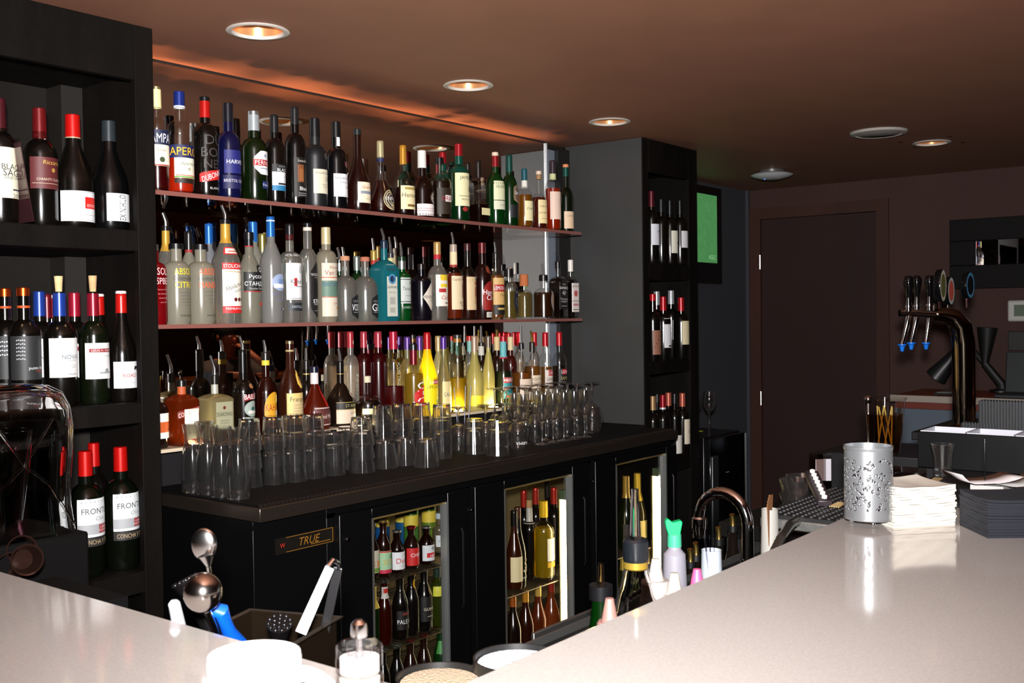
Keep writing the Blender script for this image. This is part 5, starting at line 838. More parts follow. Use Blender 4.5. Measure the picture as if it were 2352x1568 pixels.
C7 = [(1432, 1290, 38, 'burg', ('tint', '4a5a10', .3), [(.7, 1, 'c8b04a', 'foil')], [], 'green wine bottle with a gold neck, left one'), (1460, 1285, 38, 'burg', ('tint', '4a5a10', .3), [(.7, 1, 'c8b04a', 'foil')], [], 'green wine bottle with a gold neck, right one')]
rows(C7, 2.40, .239, ', below, cooler right door', name='wine_bottle', zt=.235)
p = at(1428, 1070, Y=2.30)
o = root('price_card', 'small white and green card standing behind the right glass door of the cooler', 'card', (p.x, 2.335, .80))
G().box(-.018, .018, -.001, .001, -.05, .085, W('c8d0c0')).build('card_sheet', o); g = G(); text_on(g, 'OPEN', lambda s, z: (s, -.0015, z), 0, .02, .022, W('2a4a30'), rot=math.pi/2); g.build('lettering', o)

# ------------------------------------------------------------------ the bar counter around the camera
ZB = 1.07
STONE = mat((.415, .388, .365), .09, spec=.5, var=.07, vs=260)
g = G(); poly = [(-.25, -.35), (4.7, -.35), (4.7, .803), (.876, .803), (.876, 2.28), (-.25, 2.28)]
BC = root('bar_counter', 'L-shaped bar with a pale beige stone top wrapping round the work area', 'counter')
g.prism(poly, ZB-.04, ZB, STONE); g.build('stone_top', BC, bevel=.003, flat=True)
G().prism([(.45, .35), (4.5, .35), (4.5, .72), (.80, .72), (.80, 2.2), (.45, 2.2)], 0, ZB-.0405, mat('1a1310', .6)).build('base_panel', BC)
# work station behind the bar
SS = mat((.30, .29, .28), .32, .95, bump=.02, bs=10)
o = root('sink_unit', 'stainless steel under-bar sink unit behind the right bar top', 'sink', (2.3, .95, 0)); DS = mat('1c1b1a', .35, .6)
g = G().box(-.62, .20, -.115, .13, .845, .85, DS)
for x in (-.60, .18): g.box(x-.02, x+.02, -.11, .12, 0, .845, SS)
g.build('work_surface', o, bevel=.002)
G().box(-.62, .20, .315, .323, .74, .86, SS).box(-.62, .20, .13, .315, .74, .748, DS).box(-.62, .20, .125, .133, .74, .84, SS).build('speed_rail', o, bevel=.002)
# faucet
fb = at(1718, 1285, d=2.2); ft = at(1665, 1155, d=2.25)
b0 = Vector((fb.x, fb.y, .935)); tp = at(1607, 1240, d=2.28)
o = root('faucet', 'chrome gooseneck faucet arching over the work station', 'faucet', b0)
ctr = (Vector((fb.x, fb.y, 0))+Vector((tp.x, tp.y, 0)))/2; rr = (Vector((fb.x, fb.y, 0))-Vector((tp.x, tp.y, 0))).length/2; dv = (Vector((tp.x, tp.y, 0))-Vector((fb.x, fb.y, 0))).normalized()
zc = at(1715, 1205, d=2.2).z; pts = [(0, 0, 0), (0, 0, zc-.935)]; 
for i in range(1, 13):
    t = math.pi*i/12*.97; pts.append(Vector((0, 0, zc-.935))+dv*(rr-rr*math.cos(t))+Vector((0, 0, rr*1.05*math.sin(t))))
pts.append(Vector(pts[-1])+Vector((0, 0, -.018)))
G().tube(pts, .0125, CHROME, 14).build('spout_pipe', o)
e = Vector(pts[-1]); G().lathe([(.0135, .016), (.0165, .012), (.0165, -.010), (.0145, -.014), (.0145, -.030), (0, -.030)], CHROME, 18, c=tuple(e)).build('aerator', o)
G().lathe([(0, 0), (.026, 0), (.026, .01), (.016, .02), (.016, .05), (0, .05)], CHROME, 20).build('base_flange', o)
def stdat(px, py, d): p = at(px, py, d=d); return p
def lathe_thing(name, label, cat, loc, parts, group=None):
    o = root(name, label, cat, loc, group=group)
    for nm, pr, m in parts: G().lathe(pr, m, 28).build(nm, o)
    return o
def offbar(px, py, d, r):
    while at(px, py, d=d).y < .808+r: d += .01
    return d
# flared glass syrup decanter with clear pourer
p = at(1460, 1288, d=offbar(1460, 1288, 1.56, .054)); zt = p.z; SB = .935; h = zt-SB
o = root('drainboard', 'dark steel drainboard running along the inside of the right bar top', 'drainboard', (1.85, .95, 0))
G().box(-.60, .69, -.112, .118, .922, SB-.0005, DS).build('board', o, bevel=.002); G().box(-.60, .69, .118, .124, .915, .947, mat('8a8a88', .3, .9)).build('raised_lip', o)
g = G()
for x in (-.58, .67): g.box(x-.012, x+.012, -.10, .10, .851 if x > -.1 else 0, .9215, SS)
g.build('support_leg', o)
o = root('syrup_decanter', 'clear flared glass decanter with a black collar and long clear pourer', 'decanter', (p.x, p.y, SB))
gl = mat((.93, .94, .93), 0, kind='thin', ior=1.5)
dp_ = [(.050, 0), (.0535, .01), (.0525, .03), (.042, h*.45), (.029, h*.72), (.0205, h*.9), (.0180, h)]
G().lathe([(0, 0)]+dp_+[(r_-.0022, max(z_, .006)) for r_, z_ in reversed(dp_)]+[(0, .006)], mat((.96, .96, .96), 0, kind='glass', ior=1.45), 32).build('glass_body', o)
G().lathe([(0, .007), (.047, .008), (.0495, .03), (.041, h*.36), (0, h*.36)], mat('a8603a', 0, kind='tint', mix=.5, ior=1.33), 32).build('syrup', o)
G().lathe([(.0185, h-.012), (.0195, h-.012), (.0195, h), (.018, h)], mat('b89a3c', .3, .7), 28).build('gold_ring', o)
G().lathe([(0, h), (.0195, h), (.0205, h+.006), (.0205, h+.032), (.017, h+.036), (0, h+.036)], mat('101418', .25), 28).build('collar', o)
G().lathe([(.009, h+.036), (.0085, h+.05), (.0075, h+.085), (.0062, h+.098), (.0058, h+.115), (0, h+.115)], mat((.93, .92, .97), 0, kind='glass', ior=1.4), 20).build('pour_spout', o)
p = at(1380, 1375, d=1.75); h = p.z-SB
o = root('liquor_bottle', 'green bottle with a black collar and clear pourer at the bar edge', 'bottle', (p.x, p.y, SB))
G().lathe([(0, 0), (.022, 0), (.022, h*.3), (.0165, h*.75), (.0145, h)], mat('0f5a12', 0, kind='tint', mix=.18, ior=1.4), 24).build('bottle_body', o)
G().lathe([(0, h), (.0195, h), (.0195, h+.024), (0, h+.025)], mat('0e0e10', .3), 24).build('collar', o)
G().lathe([(.0065, h+.025), (.0055, h+.055), (.0045, h+.060), (0, h+.062)], mat((.8, .7, .55), 0, kind='glass', ior=1.4), 14).build('pour_spout', o)
# squeeze bottles
def squeeze(px, ybase, ytip, d, r, col, capc, tipc, label, z0=SB):
    d = offbar(px, ytip, d, r); p = at(px, ytip, d=d); H = p.z-z0; bz = H-.062
    o = root('squeeze_bottle', label, 'squeeze bottle', (p.x, p.y, z0)); m = mat(col, .45, trans=.25)
    G().lathe([(0, 0), (r*.95, 0), (r, .004), (r, max(.01, bz-.008)), (r*.93, max(.012, bz)), (0, max(.012, bz))], m, 28).build('bottle_body', o)
    G().lathe([(0, bz), (r*.92, bz), (r*.92, bz+.022), (r*.8, bz+.026), (0, bz+.026)], mat(capc, .45), 28).build('cap', o)
    G().lathe([(.014, bz+.026), (.0125, bz+.03), (.0065, H-.001), (0, H)], mat(tipc, .45), 16).build('nozzle', o)
squeeze(1506, 1390, 1281, 1.72, .026, '8f8682', '938b87', '9c948f', 'white squeeze bottle with a tapering nozzle, beside the flared decanter')
squeeze(1549, 1390, 1314, 1.62, .024, '938d87', '958f89', 'a09c92', 'white squeeze bottle with a cream nozzle, closest to the bar top')
squeeze(1601, 1400, 1305, 1.78, .027, '9c6c7a', 'a47c88', 'c8507e', 'pink squeeze bottle with a bright pink nozzle')
squeeze(1400, 1440, 1372, 1.62, .022, '8a5a50', '8f6a62', '8f6a62', 'squeeze bottle of red sauce hidden behind the flared decanter')
p = at(1549, 1240, d=2.05); h = p.z-SB
o = root('juice_pourer', 'grey-white pourer bottle with a bright green spout cap', 'bottle', (p.x, p.y, SB)); m = mat('8e8c96', .45, trans=.2)
G().lathe([(0, 0), (.0245, 0), (.025, .004), (.0215, h*.78), (.013, h*.86), (.0125, h)], m, 28).build('bottle_body', o)
G().lathe([(0, h-.012), (.014, h-.012), (.0135, h+.012), (0, h+.012)], mat('3a9a78', .4), 24).build('neck_ring', o)
G().prism([(-.012, 0), (.010, 0), (.013, .016), (.015, .026), (.012, .030), (-.004, .026), (-.014, .034), (-.019, .028), (-.017, .016)], -.009, .009, mat('00a05c', .4), M=Matrix.Translation((0, 0, h+.010)) @ Matrix.Rotation(math.radians(-52), 4, 'Z') @ Matrix.Rotation(math.pi/2, 4, 'X')).build('spout_cap', o, bevel=.0015)
# white cup with clear stirrers
def cupthing(name, label, cat, px, yt, yb, w, d, col, taper=1.0, z0=SB, inside=None):
    p = at(px, yt, d=d); r = w*d/FPX/2; h = p.z-z0
    o = root(name, label, cat, (p.x, p.y, z0)); G().lathe([(0, 0), (r*taper, 0), (r*.98, h*.97), (r, h), (r-.0015, h), (r*.9, h*.9), (r*taper*.9, .004), (0, .004)], mat(col, .4, trans=.1), 32).build('cup_body', o); return o, r, h
o, r, h = cupthing('plastic_cup', 'white plastic cup holding clear stirrers under the faucet', 'cup', 1634, 1262, 1325, 46, 2.08, 'a8b0b8', 1.12)
ho = root('stirrer_bundle', 'bundle of clear plastic stirrers leaning out of the white cup', 'stirrers', o.location+Vector((0, 0, .006))); 
for k in range(7):
    a = -.5+.13*k; G().box(-.0022, .0022, -.0006, .0006, 0, h+.022+.004*(k % 3), mat((.85, .85, .9), .05, kind='thin'), M=Matrix.Translation((-.006+.002*k, .003*(k % 3)-.003, 0)) @ Matrix.Rotation(a*.28-.08, 4, 'Y')).build('stirrer', ho)
o, r, h = cupthing('plastic_cup', 'tall white plastic cup with brown sugar sticks, right of the faucet', 'cup', 1768, 1168, 1272, 38, 2.28, '9c9a94', 1.15)
ho = root('paper_sticks', 'small brown packets poking out of the tall white cup', 'packets', o.location+Vector((0, 0, .004)))
for k in range(4): G().box(-.009, .009, -.001, .001, 0, h+.012+.004*k, mat('6a4424', .7), M=Matrix.Translation((-.004+.003*k, .004*k-.006, 0)) @ Matrix.Rotation(.06*(k-1.5), 4, 'Y')).build('packet', ho)
# rail bottles behind the faucet with brass pourers
RAILZ = .749
for i, (px, yt, d, w_) in enumerate(((1586, 1260, 2.62, 'left of the faucet spout'), (1599, 1245, 2.62, 'just behind the faucet spout'), (1651, 1210, 2.62, 'inside the faucet arch, left one'), (1683, 1180, 2.66, 'inside the faucet arch, right one'), (1490, 1262, 2.62, 'beside the flared decanter'), (1350, 1330, 2.3, 'at the left end of the rail'))[:5]):
    p = at(px, yt, Y=1.205); x = p.x; y = 1.205; hh = p.z-RAILZ
    o = root('rail_bottle', 'dark bottle with a metal pourer in the speed rail, ' + w_, 'bottle', (x, y, RAILZ), group='speed rail bottles')
    hb = hh-.045
    G().lathe([(0, 0), (.024, 0), (.024, hb*.55), (.012, hb*.8), (.0115, hb)], mat('100b08', .08), 20).build('bottle_body', o)
    G().lathe([(0, hb), (.014, hb), (.014, hb+.016), (0, hb+.017)], BLACKP, 16).build('collar', o)
    G().tube([(0, 0, hb+.015), (0, 0, hb+.03), (-.004, 0, hh)], .0070, mat('d8b86a', .3, 1), 12).build('pour_spout', o)
# corrugated hose under the tray
pts = [at(1775, 1275, d=2.05), at(1795, 1235, d=2.1), at(1815, 1205, d=2.2), at(1840, 1192, d=2.3)]
g = G(); PP = []
for i in range(len(pts)-1):
    for k in range(10): PP.append(pts[i].lerp(pts[i+1], k/10))
g.tube([tuple(p) for p in PP], [.009+.0016*(k % 2) for k in range(len(PP))], mat('6a6660', .25, .9), 12)
tag(g.build('flexible_hose'), 'ribbed metal hose running down under the black matted tray', 'hose')
# steel shelf with rubber mat beside the bar
a = at(1812, 1183, z=1.058)
o = root('drip_tray', 'steel tray with a black bubbled rubber mat joined to the bar', 'tray', (2.15, .86, 1.03))
G().box(0, .42, -.055, .13, 0, .022, mat('8c8c88', .35, .8, bump=.1, bs=60)).build('tray_body', o, bevel=.003)
g = G().box(.004, .42, -.05, .126, .0225, .030, mat('0c0c0d', .5))
for i in range(22):
    for j in range(9): g.lathe([(.006, .030), (.0045, .0335), (0, .0338)], mat('141415', .3), 6, c=(.014+i*.019, -.040+j*.0195, 0))
g.build('rubber_mat', o)
o = root('station_cabinet', 'black under-counter cabinet of the work station beyond the drainboard', 'cabinet', (3.0, 1.05, 0))
G().box(-.44, .45, -.235, .25, .90, .94, DS).build('top_board', o, bevel=.003); G().box(-.43, .44, -.21, .23, 0, .8995, mat('0c0b0b', .5)).build('body', o)
# stacked glass bowls and small glasses beside the tray
bw = tumb(.056, .046, .030, .008, .0022)
for i, (px, yb, d, n) in enumerate(((1838, 1185, 2.62, 3), (1893, 1150, 2.75, 3))):
    p = at(px, yb, d=d); zb0 = .9405 if p.x > 2.55 else .9355
    for j in range(n):
        gmesh('glass_bowl', bw, (p.x if p.x > 2.6 else 2.62, p.y+.06, zb0+.001+j*.036), '%s small glass of the %s stack beside the black tray' % (('lowest', 'middle', 'topmost')[j], ('left', 'right')[i]), 'stacked small glasses')
p = at(1925, 1090, d=2.86)
o = root('label_box', 'small clear box with a blank white card behind the lantern', 'box', (p.x, p.y+.05, .9405))
G().box(-.03, .03, -.02, .02, 0, .175, mat((.5, .42, .38), .05, kind='thin')).build('clear_box', o); G().box(-.022, .022, -.0215, -.0205, .10, .16, W('a8a4ac'), M=Matrix.Rotation(-.8, 4, 'Z')).build('card', o)
# hinged white row of bar picks
o = root('pick_dispenser', 'dark slotted holder with a row of white pick heads, left of the lantern', 'holder', (2.30, .90, 1.0612), .55)
G().box(0, .19, -.016, .016, .0, .014, mat('2a2226', .4), M=Matrix.Rotation(-.22, 4, 'Y')).build('holder_bar', o, bevel=.002)
for k in range(8): G().lathe([(0, .014), (.006, .016), (.0065, .022), (0, .025)], W('dcdcd8'), 12, M=Matrix.Rotation(-.22, 4, 'Y') @ Matrix.Translation((.012+k*.023, 0, 0))).build('pick_head', o)

# ------------------------------------------------------------------ on the bar top
p = at(1995, 1205, z=ZB); R0 = 53.5*2.12/FPX
o = root('candle_lantern', 'perforated silver metal lantern standing on ball feet on the bar', 'lantern', (p.x, p.y, ZB)); SV = mat('aeb2b6', .28, .75); H0 = .162
g = G(); nu, nv = 230, 124; z0, z1 = .016, H0-.006
random.seed(3); marks = []
for k in range(330):
    u = random.random(); v = .14+.72*random.random(); t = random.choice('cdq'); marks.append((u, v, random.uniform(.010, .018), random.random()*6.28, t))
_bk = {}
for q_ in marks:
    for i_ in (-1, 0, 1):
        for j_ in (-1, 0, 1): _bk.setdefault(((int(q_[0]*24)+i_) % 24, int(q_[1]*14)+j_), []).append(q_)
def hole(u, v):
    if v < .115 or v > .875: return False
    for mu, mv, s, a, t in _bk.get((int(u*24) % 24, int(v*14)), ()):
        du = ((u-mu+.5) % 1-.5)*2*math.pi*R0; dv_ = (v-mv)*(z1-z0)
        if abs(du) > .008 or abs(dv_) > .008: continue
        x = du*math.cos(a)+dv_*math.sin(a); y = -du*math.sin(a)+dv_*math.cos(a); r = math.hypot(x, y)
        if t == 'c' and .0022 < r < .0036 and x > -.001: return True
        if t == 'd' and (x/.0034)**2+(y/.0012)**2 < 1: return True
        if t == 'q' and ((.0016 < r < .0027 and y > -.0005) or (abs(x-.002) < .0006 and -.004 < y < 0)): return True
    return False
vs = [(R0*math.cos(2*math.pi*i/nu), R0*math.sin(2*math.pi*i/nu), z0+(z1-z0)*j/nv) for j in range(nv+1) for i in range(nu)]
fs = [(j*nu+i, j*nu+(i+1) % nu, (j+1)*nu+(i+1) % nu, (j+1)*nu+i) for j in range(nv) for i in range(nu) if not hole((i+.5)/nu, (j+.5)/nv)]
g.add(vs, fs, SV)
lo = g.build('perforated_sleeve', o); so = lo.modifiers.new('s', 'SOLIDIFY'); so.thickness = .0012
G().lathe([(R0, H0-.008), (R0+.001, H0-.006), (R0+.001, H0), (R0-.002, H0), (R0-.002, H0-.006)], SV, 60).build('top_rim', o)
G().lathe([(0, .014), (R0, .014), (R0+.0008, .016), (R0, .018), (0, .018)], SV, 60).build('bottom_plate', o)
G().lathe([(0, .018), (R0*.86, .018), (R0*.86, H0-.02), (R0*.8, H0-.02), (R0*.8, .03), (0, .03)], mat('181016', .4), 40).build('inner_cup', o)
for k in range(3):
    a = -2.55+k*2.094; G().lathe([(0, 0), (.0035, .001), (.005, .005), (.004, .012), (.002, .0145), (0, .0145)], CHROME, 14, c=(R0*.72*math.cos(a), R0*.72*math.sin(a), 0)).build('ball_foot', o)
# napkin stacks: thick stacks of folded paper modelled sheet by sheet
def napkins(name, label, c, w, n, t, col, rz, sag, jit=.002):
    """each folded napkin a part of its stack"""
    o = root(name, label, 'napkins', (c[0], c[1], ZB), rz); N_ = 10
    z = 0; m = [mat(col, .85, bump=.05, bs=60)]
    for k in range(n):
        g = G(); dx, dy, a = random.uniform(-jit, jit), random.uniform(-jit, jit), random.uniform(-.012, .012); h = w/2
        M = Matrix.Translation((dx, dy, 0)) @ Matrix.Rotation(a, 4, 'Z'); vs = []
        for s in (0, 1):
            for j in range(N_+1):
                for i in range(N_+1):
                    u, v = i/N_*2-1, j/N_*2-1; zz = z+s*t*.92; zz += sag*(k/n)*(abs(u)**3*.6+abs(v)**3*.6-.15)*(1)+(.0006*math.sin(u*7+k)*(k > 0))
                    vs.append(M @ Vector((u*h, v*h, max(zz, s*.0008))))
        q = (N_+1)**2; fs = []
        for j in range(N_):
            for i in range(N_): b = j*(N_+1)+i; fs += [(b, b+N_+1, b+N_+2, b+1), (q+b, q+b+1, q+b+N_+2, q+b+N_+1)]
        for i in range(N_):
            b = i; fs.append((b, b+1, q+b+1, q+b)); b = N_*(N_+1)+i; fs.append((b+1, b, q+b, q+b+1))
            b = i*(N_+1); fs.append((b+N_+1, b, q+b, q+b+N_+1)); b = i*(N_+1)+N_; fs.append((b, b+N_+1, q+b+N_+1, q+b))
        g.add(vs, fs, m[0]); g.build('folded_napkin', o, ang=50); z += t
    return o
n1 = at(2046, 1213, z=ZB); n2 = at(2188, 1205, z=ZB); ang = math.atan2(n2.y-n1.y, n2.x-n1.x); ww = (n2-n1).length
nc = (n1+n2)/2+(n2-n1)*.05+Vector((-math.sin(ang), math.cos(ang), 0))*ww/2
napkins('white_napkin_stack', 'stack of folded white paper napkins beside the silver lantern', nc, ww, 16, .0048, 'd9d3c6', ang, .006)
b1 = at(2268, 1236, z=ZB); b2 = at(2192, 1200, z=ZB); dv2 = (b2-b1).normalized(); ang2 = math.atan2(dv2.y, dv2.x); wb = .125
pr_ = Vector((dv2.y, -dv2.x, 0)); bc = b1+dv2*wb/2+pr_*wb/2
napkins('black_napkin_stack', 'stack of folded dark navy paper napkins at the right edge of the picture', bc, wb, 14, .0050, '151922', ang2, .004, .0012)
# curled receipt and spike
def sheet(name, label, cat, loc, rz, w, l, curl, m, extra=None):
    g = G(); n = 14; vs = []
    for i in range(n+1):
        t = i/n; x = -w/2+w*t; z = .0015+curl*max(0, (.35-t)/.35)**2+.012*max(0, (t-.6)/.4)**2
        xx = x+.02*max(0, (.3-t)/.3)
        vs += [(xx, -l/2, z), (xx, l/2, z)]
    g.add(vs, [(2*i, 2*i+2, 2*i+3, 2*i+1) for i in range(n)], m); o = g.build(name, loc=loc); o.rotation_euler = (0, 0, rz)
    s = o.modifiers.new('s', 'SOLIDIFY'); s.thickness = .0004; return tag(o, label, cat)
rp = at(2262, 1106, z=1.115)
o = root('bill_spike', 'thin metal spike on a small base holding paper receipts', 'bill spike', (rp.x, rp.y, ZB)); tpz = at(2277, 1003, d=depth(rp)).z-ZB
G().lathe([(0, 0), (.035, 0), (.035, .004), (.006, .006), (.0012, .012), (.0011, tpz-.004), (0, tpz)], mat('2a2a2c', .2, 1), 20).build('spike', o)
sheet('paper_receipt', 'pale curled receipt paper beside the metal spike', 'receipt', (rp.x-.01, rp.y+.012, ZB+.046), -.75, .17, .085, .022, W('d6cfcf'))
sheet('paper_receipt', 'lower receipt sheet with a hanging edge, under the curled receipt', 'receipt', (rp.x+.035, rp.y-.05, ZB+.040), -.55, .15, .085, .004, W('c9c9c6'))
tag(G().box(-.05, .05, -.035, .035, 0, .036, mat('b8b4b0', .8)).build('order_pad', loc=(rp.x+.045, rp.y-.005, ZB+.001)), 'pale order pad under the receipts', 'pad')
# mug, salt grinder
mp = at(584, 1501, d=1.0)
o = root('coffee_mug', 'white coffee mug in the foreground, cut by the bottom edge', 'mug', (mp.x, mp.y, ZB), math.radians(-52)); MG = mat('efefec', .12, spec=.6); h = mp.z-ZB; r = .0445
G().lathe([(0, 0), (r*.72, 0), (r*.80, .004), (r*.95, h*.45), (r, h*.96), (r-.0012, h), (r-.004, h-.0005), (r-.005, h*.9), (r*.88, h*.3), (r*.6, .01), (0, .01)], MG, 56).build('mug_body', o)
pts = []
for i in range(17): t = -math.pi*.5+math.pi*i/16; pts.append((r*.93+.030*math.cos(t)*1.15, 0, h*.56+.030*math.sin(t)))
G().tube(pts, [.0075]*17, MG, 14).build('mug_handle', o)
G().lathe([(0, 0), (r*.92, 0)], mat('2a140a', .1), 40, c=(0, 0, h*.72)).build('coffee', o)
gp_ = at(825, 1476, d=1.16)
o = root('salt_grinder', 'clear acrylic salt grinder with a chrome knob in the foreground', 'grinder', (gp_.x, gp_.y, ZB)); h = gp_.z-ZB; r = .0262; AC = mat((.96, .96, .97), .0, kind='thin', ior=1.6)
def sf8(t, rr): return 1-.035*abs(math.sin(4*t))
G().lathe([(0, 0), (r, 0), (r, h*.50), (r*.8, h*.52)], AC, 48, sf8).build('clear_base', o)
G().lathe([(0, .004), (r*.86, .004), (r*.86, h*.46), (0, h*.46)], mat('d9cfc0', .8, bump=.5, bs=400), 30).build('salt', o)
G().lathe([(r*.9, h*.55), (r, h*.57), (r, h*.96), (r*.9, h), (r*.55, h), (r*.55, h*.8), (0, h*.8)], AC, 48, sf8).build('clear_head', o)
G().lathe([(0, h*.56), (r*.84, h*.56), (r*.84, h*.78), (0, h*.78)], mat('e8e6e2', .5), 30).build('white_mechanism', o)
G().lathe([(.0035, h*.78), (.0035, h+.006), (.009, h+.007), (.0098, h+.012), (.0085, h+.022), (.004, h+.026), (0, h+.026)], CHROME, 24).build('chrome_knob', o)
# utensil caddy behind the left bar
tc = at(615, 1440, d=1.62); TZ = tc.z
o = tag(G().box(.885, 1.15, .82, 1.50, .855, .86, DS).box(.885, .895, .82, 1.50, 0, .855, DS).box(1.14, 1.15, .82, 1.50, 0, .855, DS).build('prep_table', bevel=.002), 'steel under-bar table carrying the utensil container', 'table')
cx_, cy_ = tc.x, tc.y; CZ = .861; hh = TZ-CZ
o = root('utensil_container', 'square steel container holding spoons and tongs behind the left bar top', 'container', (cx_, cy_, CZ), .35)
BR = mat('4a3c2e', .25, .9); g = G(); a = .078
g.box(-a, a, -a, a, 0, .003, BR); g.box(-a, -a+.002, -a, a, .003, hh, BR).box(a-.002, a, -a, a, .003, hh, BR).box(-a, a, -a, -a+.002, .003, hh, BR).box(-a, a, a-.002, a, .003, hh, BR)
g.build('container_body', o)
g = G(); e_ = .008; g.box(-a-e_, a+e_, -a-e_, -a, hh-.002, hh, BR).box(-a-e_, a+e_, a, a+e_, hh-.002, hh, BR).box(-a-e_, -a, -a, a, hh-.002, hh, BR).box(a, a+e_, -a, a, hh-.002, hh, BR); g.build('rim', o)
def stick(name, label, cat, parts):
    o = root(name, label, cat, parts[0][1][0]); b = Vector(parts[0][1][0])
    for nm, pts, r, m in parts: G().tube([Vector(q)-b for q in pts], r, m, 14).build(nm, o)
    return o
def ellipsoid(g, c, rx, ry, rz, m, M=None, cut=None):
    pr = [(math.sin(math.pi*i/14), -math.cos(math.pi*i/14)) for i in range(15)]
    if cut: pr = [q for q in pr if q[1] < cut]
    MM = Matrix.Translation(c) @ (M or Matrix.Identity(4)) @ Matrix.Diagonal((rx, ry, rz, 1)); g.lathe(pr, m, 32, M=MM)
look = lambda px, py, d: at(px, py, d=d)
inb = lambda k: Vector((cx_+.02*math.cos(k), cy_+.02*math.sin(k), CZ+.02))
SPM = mat((.74, .72, .71), .17, 1)
# big serving spoon: back of the bowl towards the camera
c1 = look(469, 1250, 1.50); o = root('serving_spoon', 'shiny steel spoon standing bowl up, tallest in the container', 'spoon', inb(2.8)); b = o.location.copy()
g = G(); F2 = Matrix((RGT, FWD, UPV)).transposed().to_4x4(); ellipsoid(g, c1-b, .0185, .007, .0235, SPM, F2); pr = [(1, 0)]
g.build('bowl', o); e = look(479, 1300, 1.50); s = look(484, 1340, 1.51)
G().tube([look(473, 1275, 1.50)-b, e-b], [.012, .0035], SPM, 14).tube([e-b, s-b, look(500, 1440, 1.55)-b, Vector((0, 0, 0))], [.0035, .003, .004, .005], SPM, 12).build('handle', o)
# round ladle
c2 = look(466, 1360, 1.44); o = root('ladle', 'round steel ladle bowl reflecting the ceiling lamps, below the tall spoon', 'ladle', inb(3.4)); b = o.location.copy()
g = G(); ellipsoid(g, c2-b, .0265, .0265, .0275, mat((.60, .55, .52), .16, 1)); g.build('bowl', o)
G().tube([look(475, 1400, 1.45)-b, look(492, 1440, 1.5)-b, look(505, 1500, 1.55)-b, Vector((0, 0, 0))], .005, SPM, 10).build('handle', o)
# blue handled scoop
q0, q1, q2, q3 = look(488, 1398, 1.50), look(508, 1403, 1.50), look(525, 1450, 1.53), look(556, 1478, 1.57)
o = root('blue_handled_scoop', 'scoop with a bright blue plastic handle beside the ladle', 'scoop', inb(3.9)); b = o.location.copy(); BL = mat('0a58c8', .35)
G().tube([q0-b, q1-b, (q1*.5+q2*.5)-b, q2-b, q3-b], [.010, .0118, .0095, .0108, .009], BL, 16).build('blue_handle', o)
G().tube([q3-b, Vector((0, 0, 0))], [.006, .006], SPM, 10).build('shank', o)
# white handle at the left
p0, p1 = look(400, 1374, 1.52), look(414, 1450, 1.57); o = root('white_spatula', 'white rounded plastic handle at the left of the utensils', 'spatula', p1); b = p1.copy(); b.z = CZ; o.location = b
G().tube([p0-b+Vector((0, 0, -.002)), p0-b+Vector((0, 0, -.008)), p1-b, Vector((0, 0, 0))], [.004, .0085, .0105, .009], mat('d0d4dc', .4), 18).build('handle', o)
# black studded muddlers
def muddler(px, py, d, k, label, lean, r=.019):
    c = look(px, py, d); o = root('muddler', label, 'muddler', inb(k)); b = o.location.copy(); g = G(); ax = (c-b).normalized(); up = ax
    g.tube([Vector((0, 0, 0)), (c-b)-ax*.03, (c-b)], [.010, .013, r], mat('0c0b0c', .2), 20); g.build('handle', o)
    g = G(); u_ = ax.orthogonal().normalized(); v_ = ax.cross(u_)
    for ri, n in ((.0, 1), (.45, 6), (.85, 11)):
        for j in range(n):
            t = 2*math.pi*j/n; ellipsoid(g, (c-b)+(u_*math.cos(t)+v_*math.sin(t))*r*ri+ax*.001, .0032, .0032, .0040, mat('101011', .15))
    g.build('studded_head', o)
muddler(642, 1432, 1.55, .3, 'black muddler with a studded head in the middle of the container', 0)
muddler(425, 1335, 1.62, 3.1, 'black muddler with a studded head behind the ladle', 0, .021)
# tongs
t0 = look(765, 1300, 1.60); o = root('tongs', 'stainless steel tongs standing hinge up in the container', 'tongs', inb(-.6)); b = o.location.copy()
e1, e2 = look(690, 1455, 1.55), look(735, 1500, 1.66)
def strip(a0, a1, w, th):
    d = (a1-a0).normalized(); s = d.cross(FWD).normalized(); n = d.cross(s); g = G(); vs = []
    for q, ww_ in ((a0, w), (a1, w*1.15)):
        for x, y in ((-1, -1), (1, -1), (1, 1), (-1, 1)): vs.append(q+s*x*ww_/2+n*y*th/2-b)
    return g.add(vs, [(3, 2, 1, 0), (4, 5, 6, 7), (0, 1, 5, 4), (1, 2, 6, 5), (2, 3, 7, 6), (3, 0, 4, 7)], mat((.20, .20, .21), .42, 1))
strip(t0+Vector((-.006, 0, 0)), e1, .016, .003).build('arm', o, bevel=.001); strip(t0+Vector((.010, .0, -.004)), e2, .014, .003).build('arm', o, bevel=.001)
G().tube([t0-b+Vector((-.010, 0, .002)), t0-b+Vector((.0, 0, .009)), t0-b+Vector((.011, 0, .003)), t0-b+Vector((.012, 0, -.008))], .004, SPM, 10).build('hinge', o)
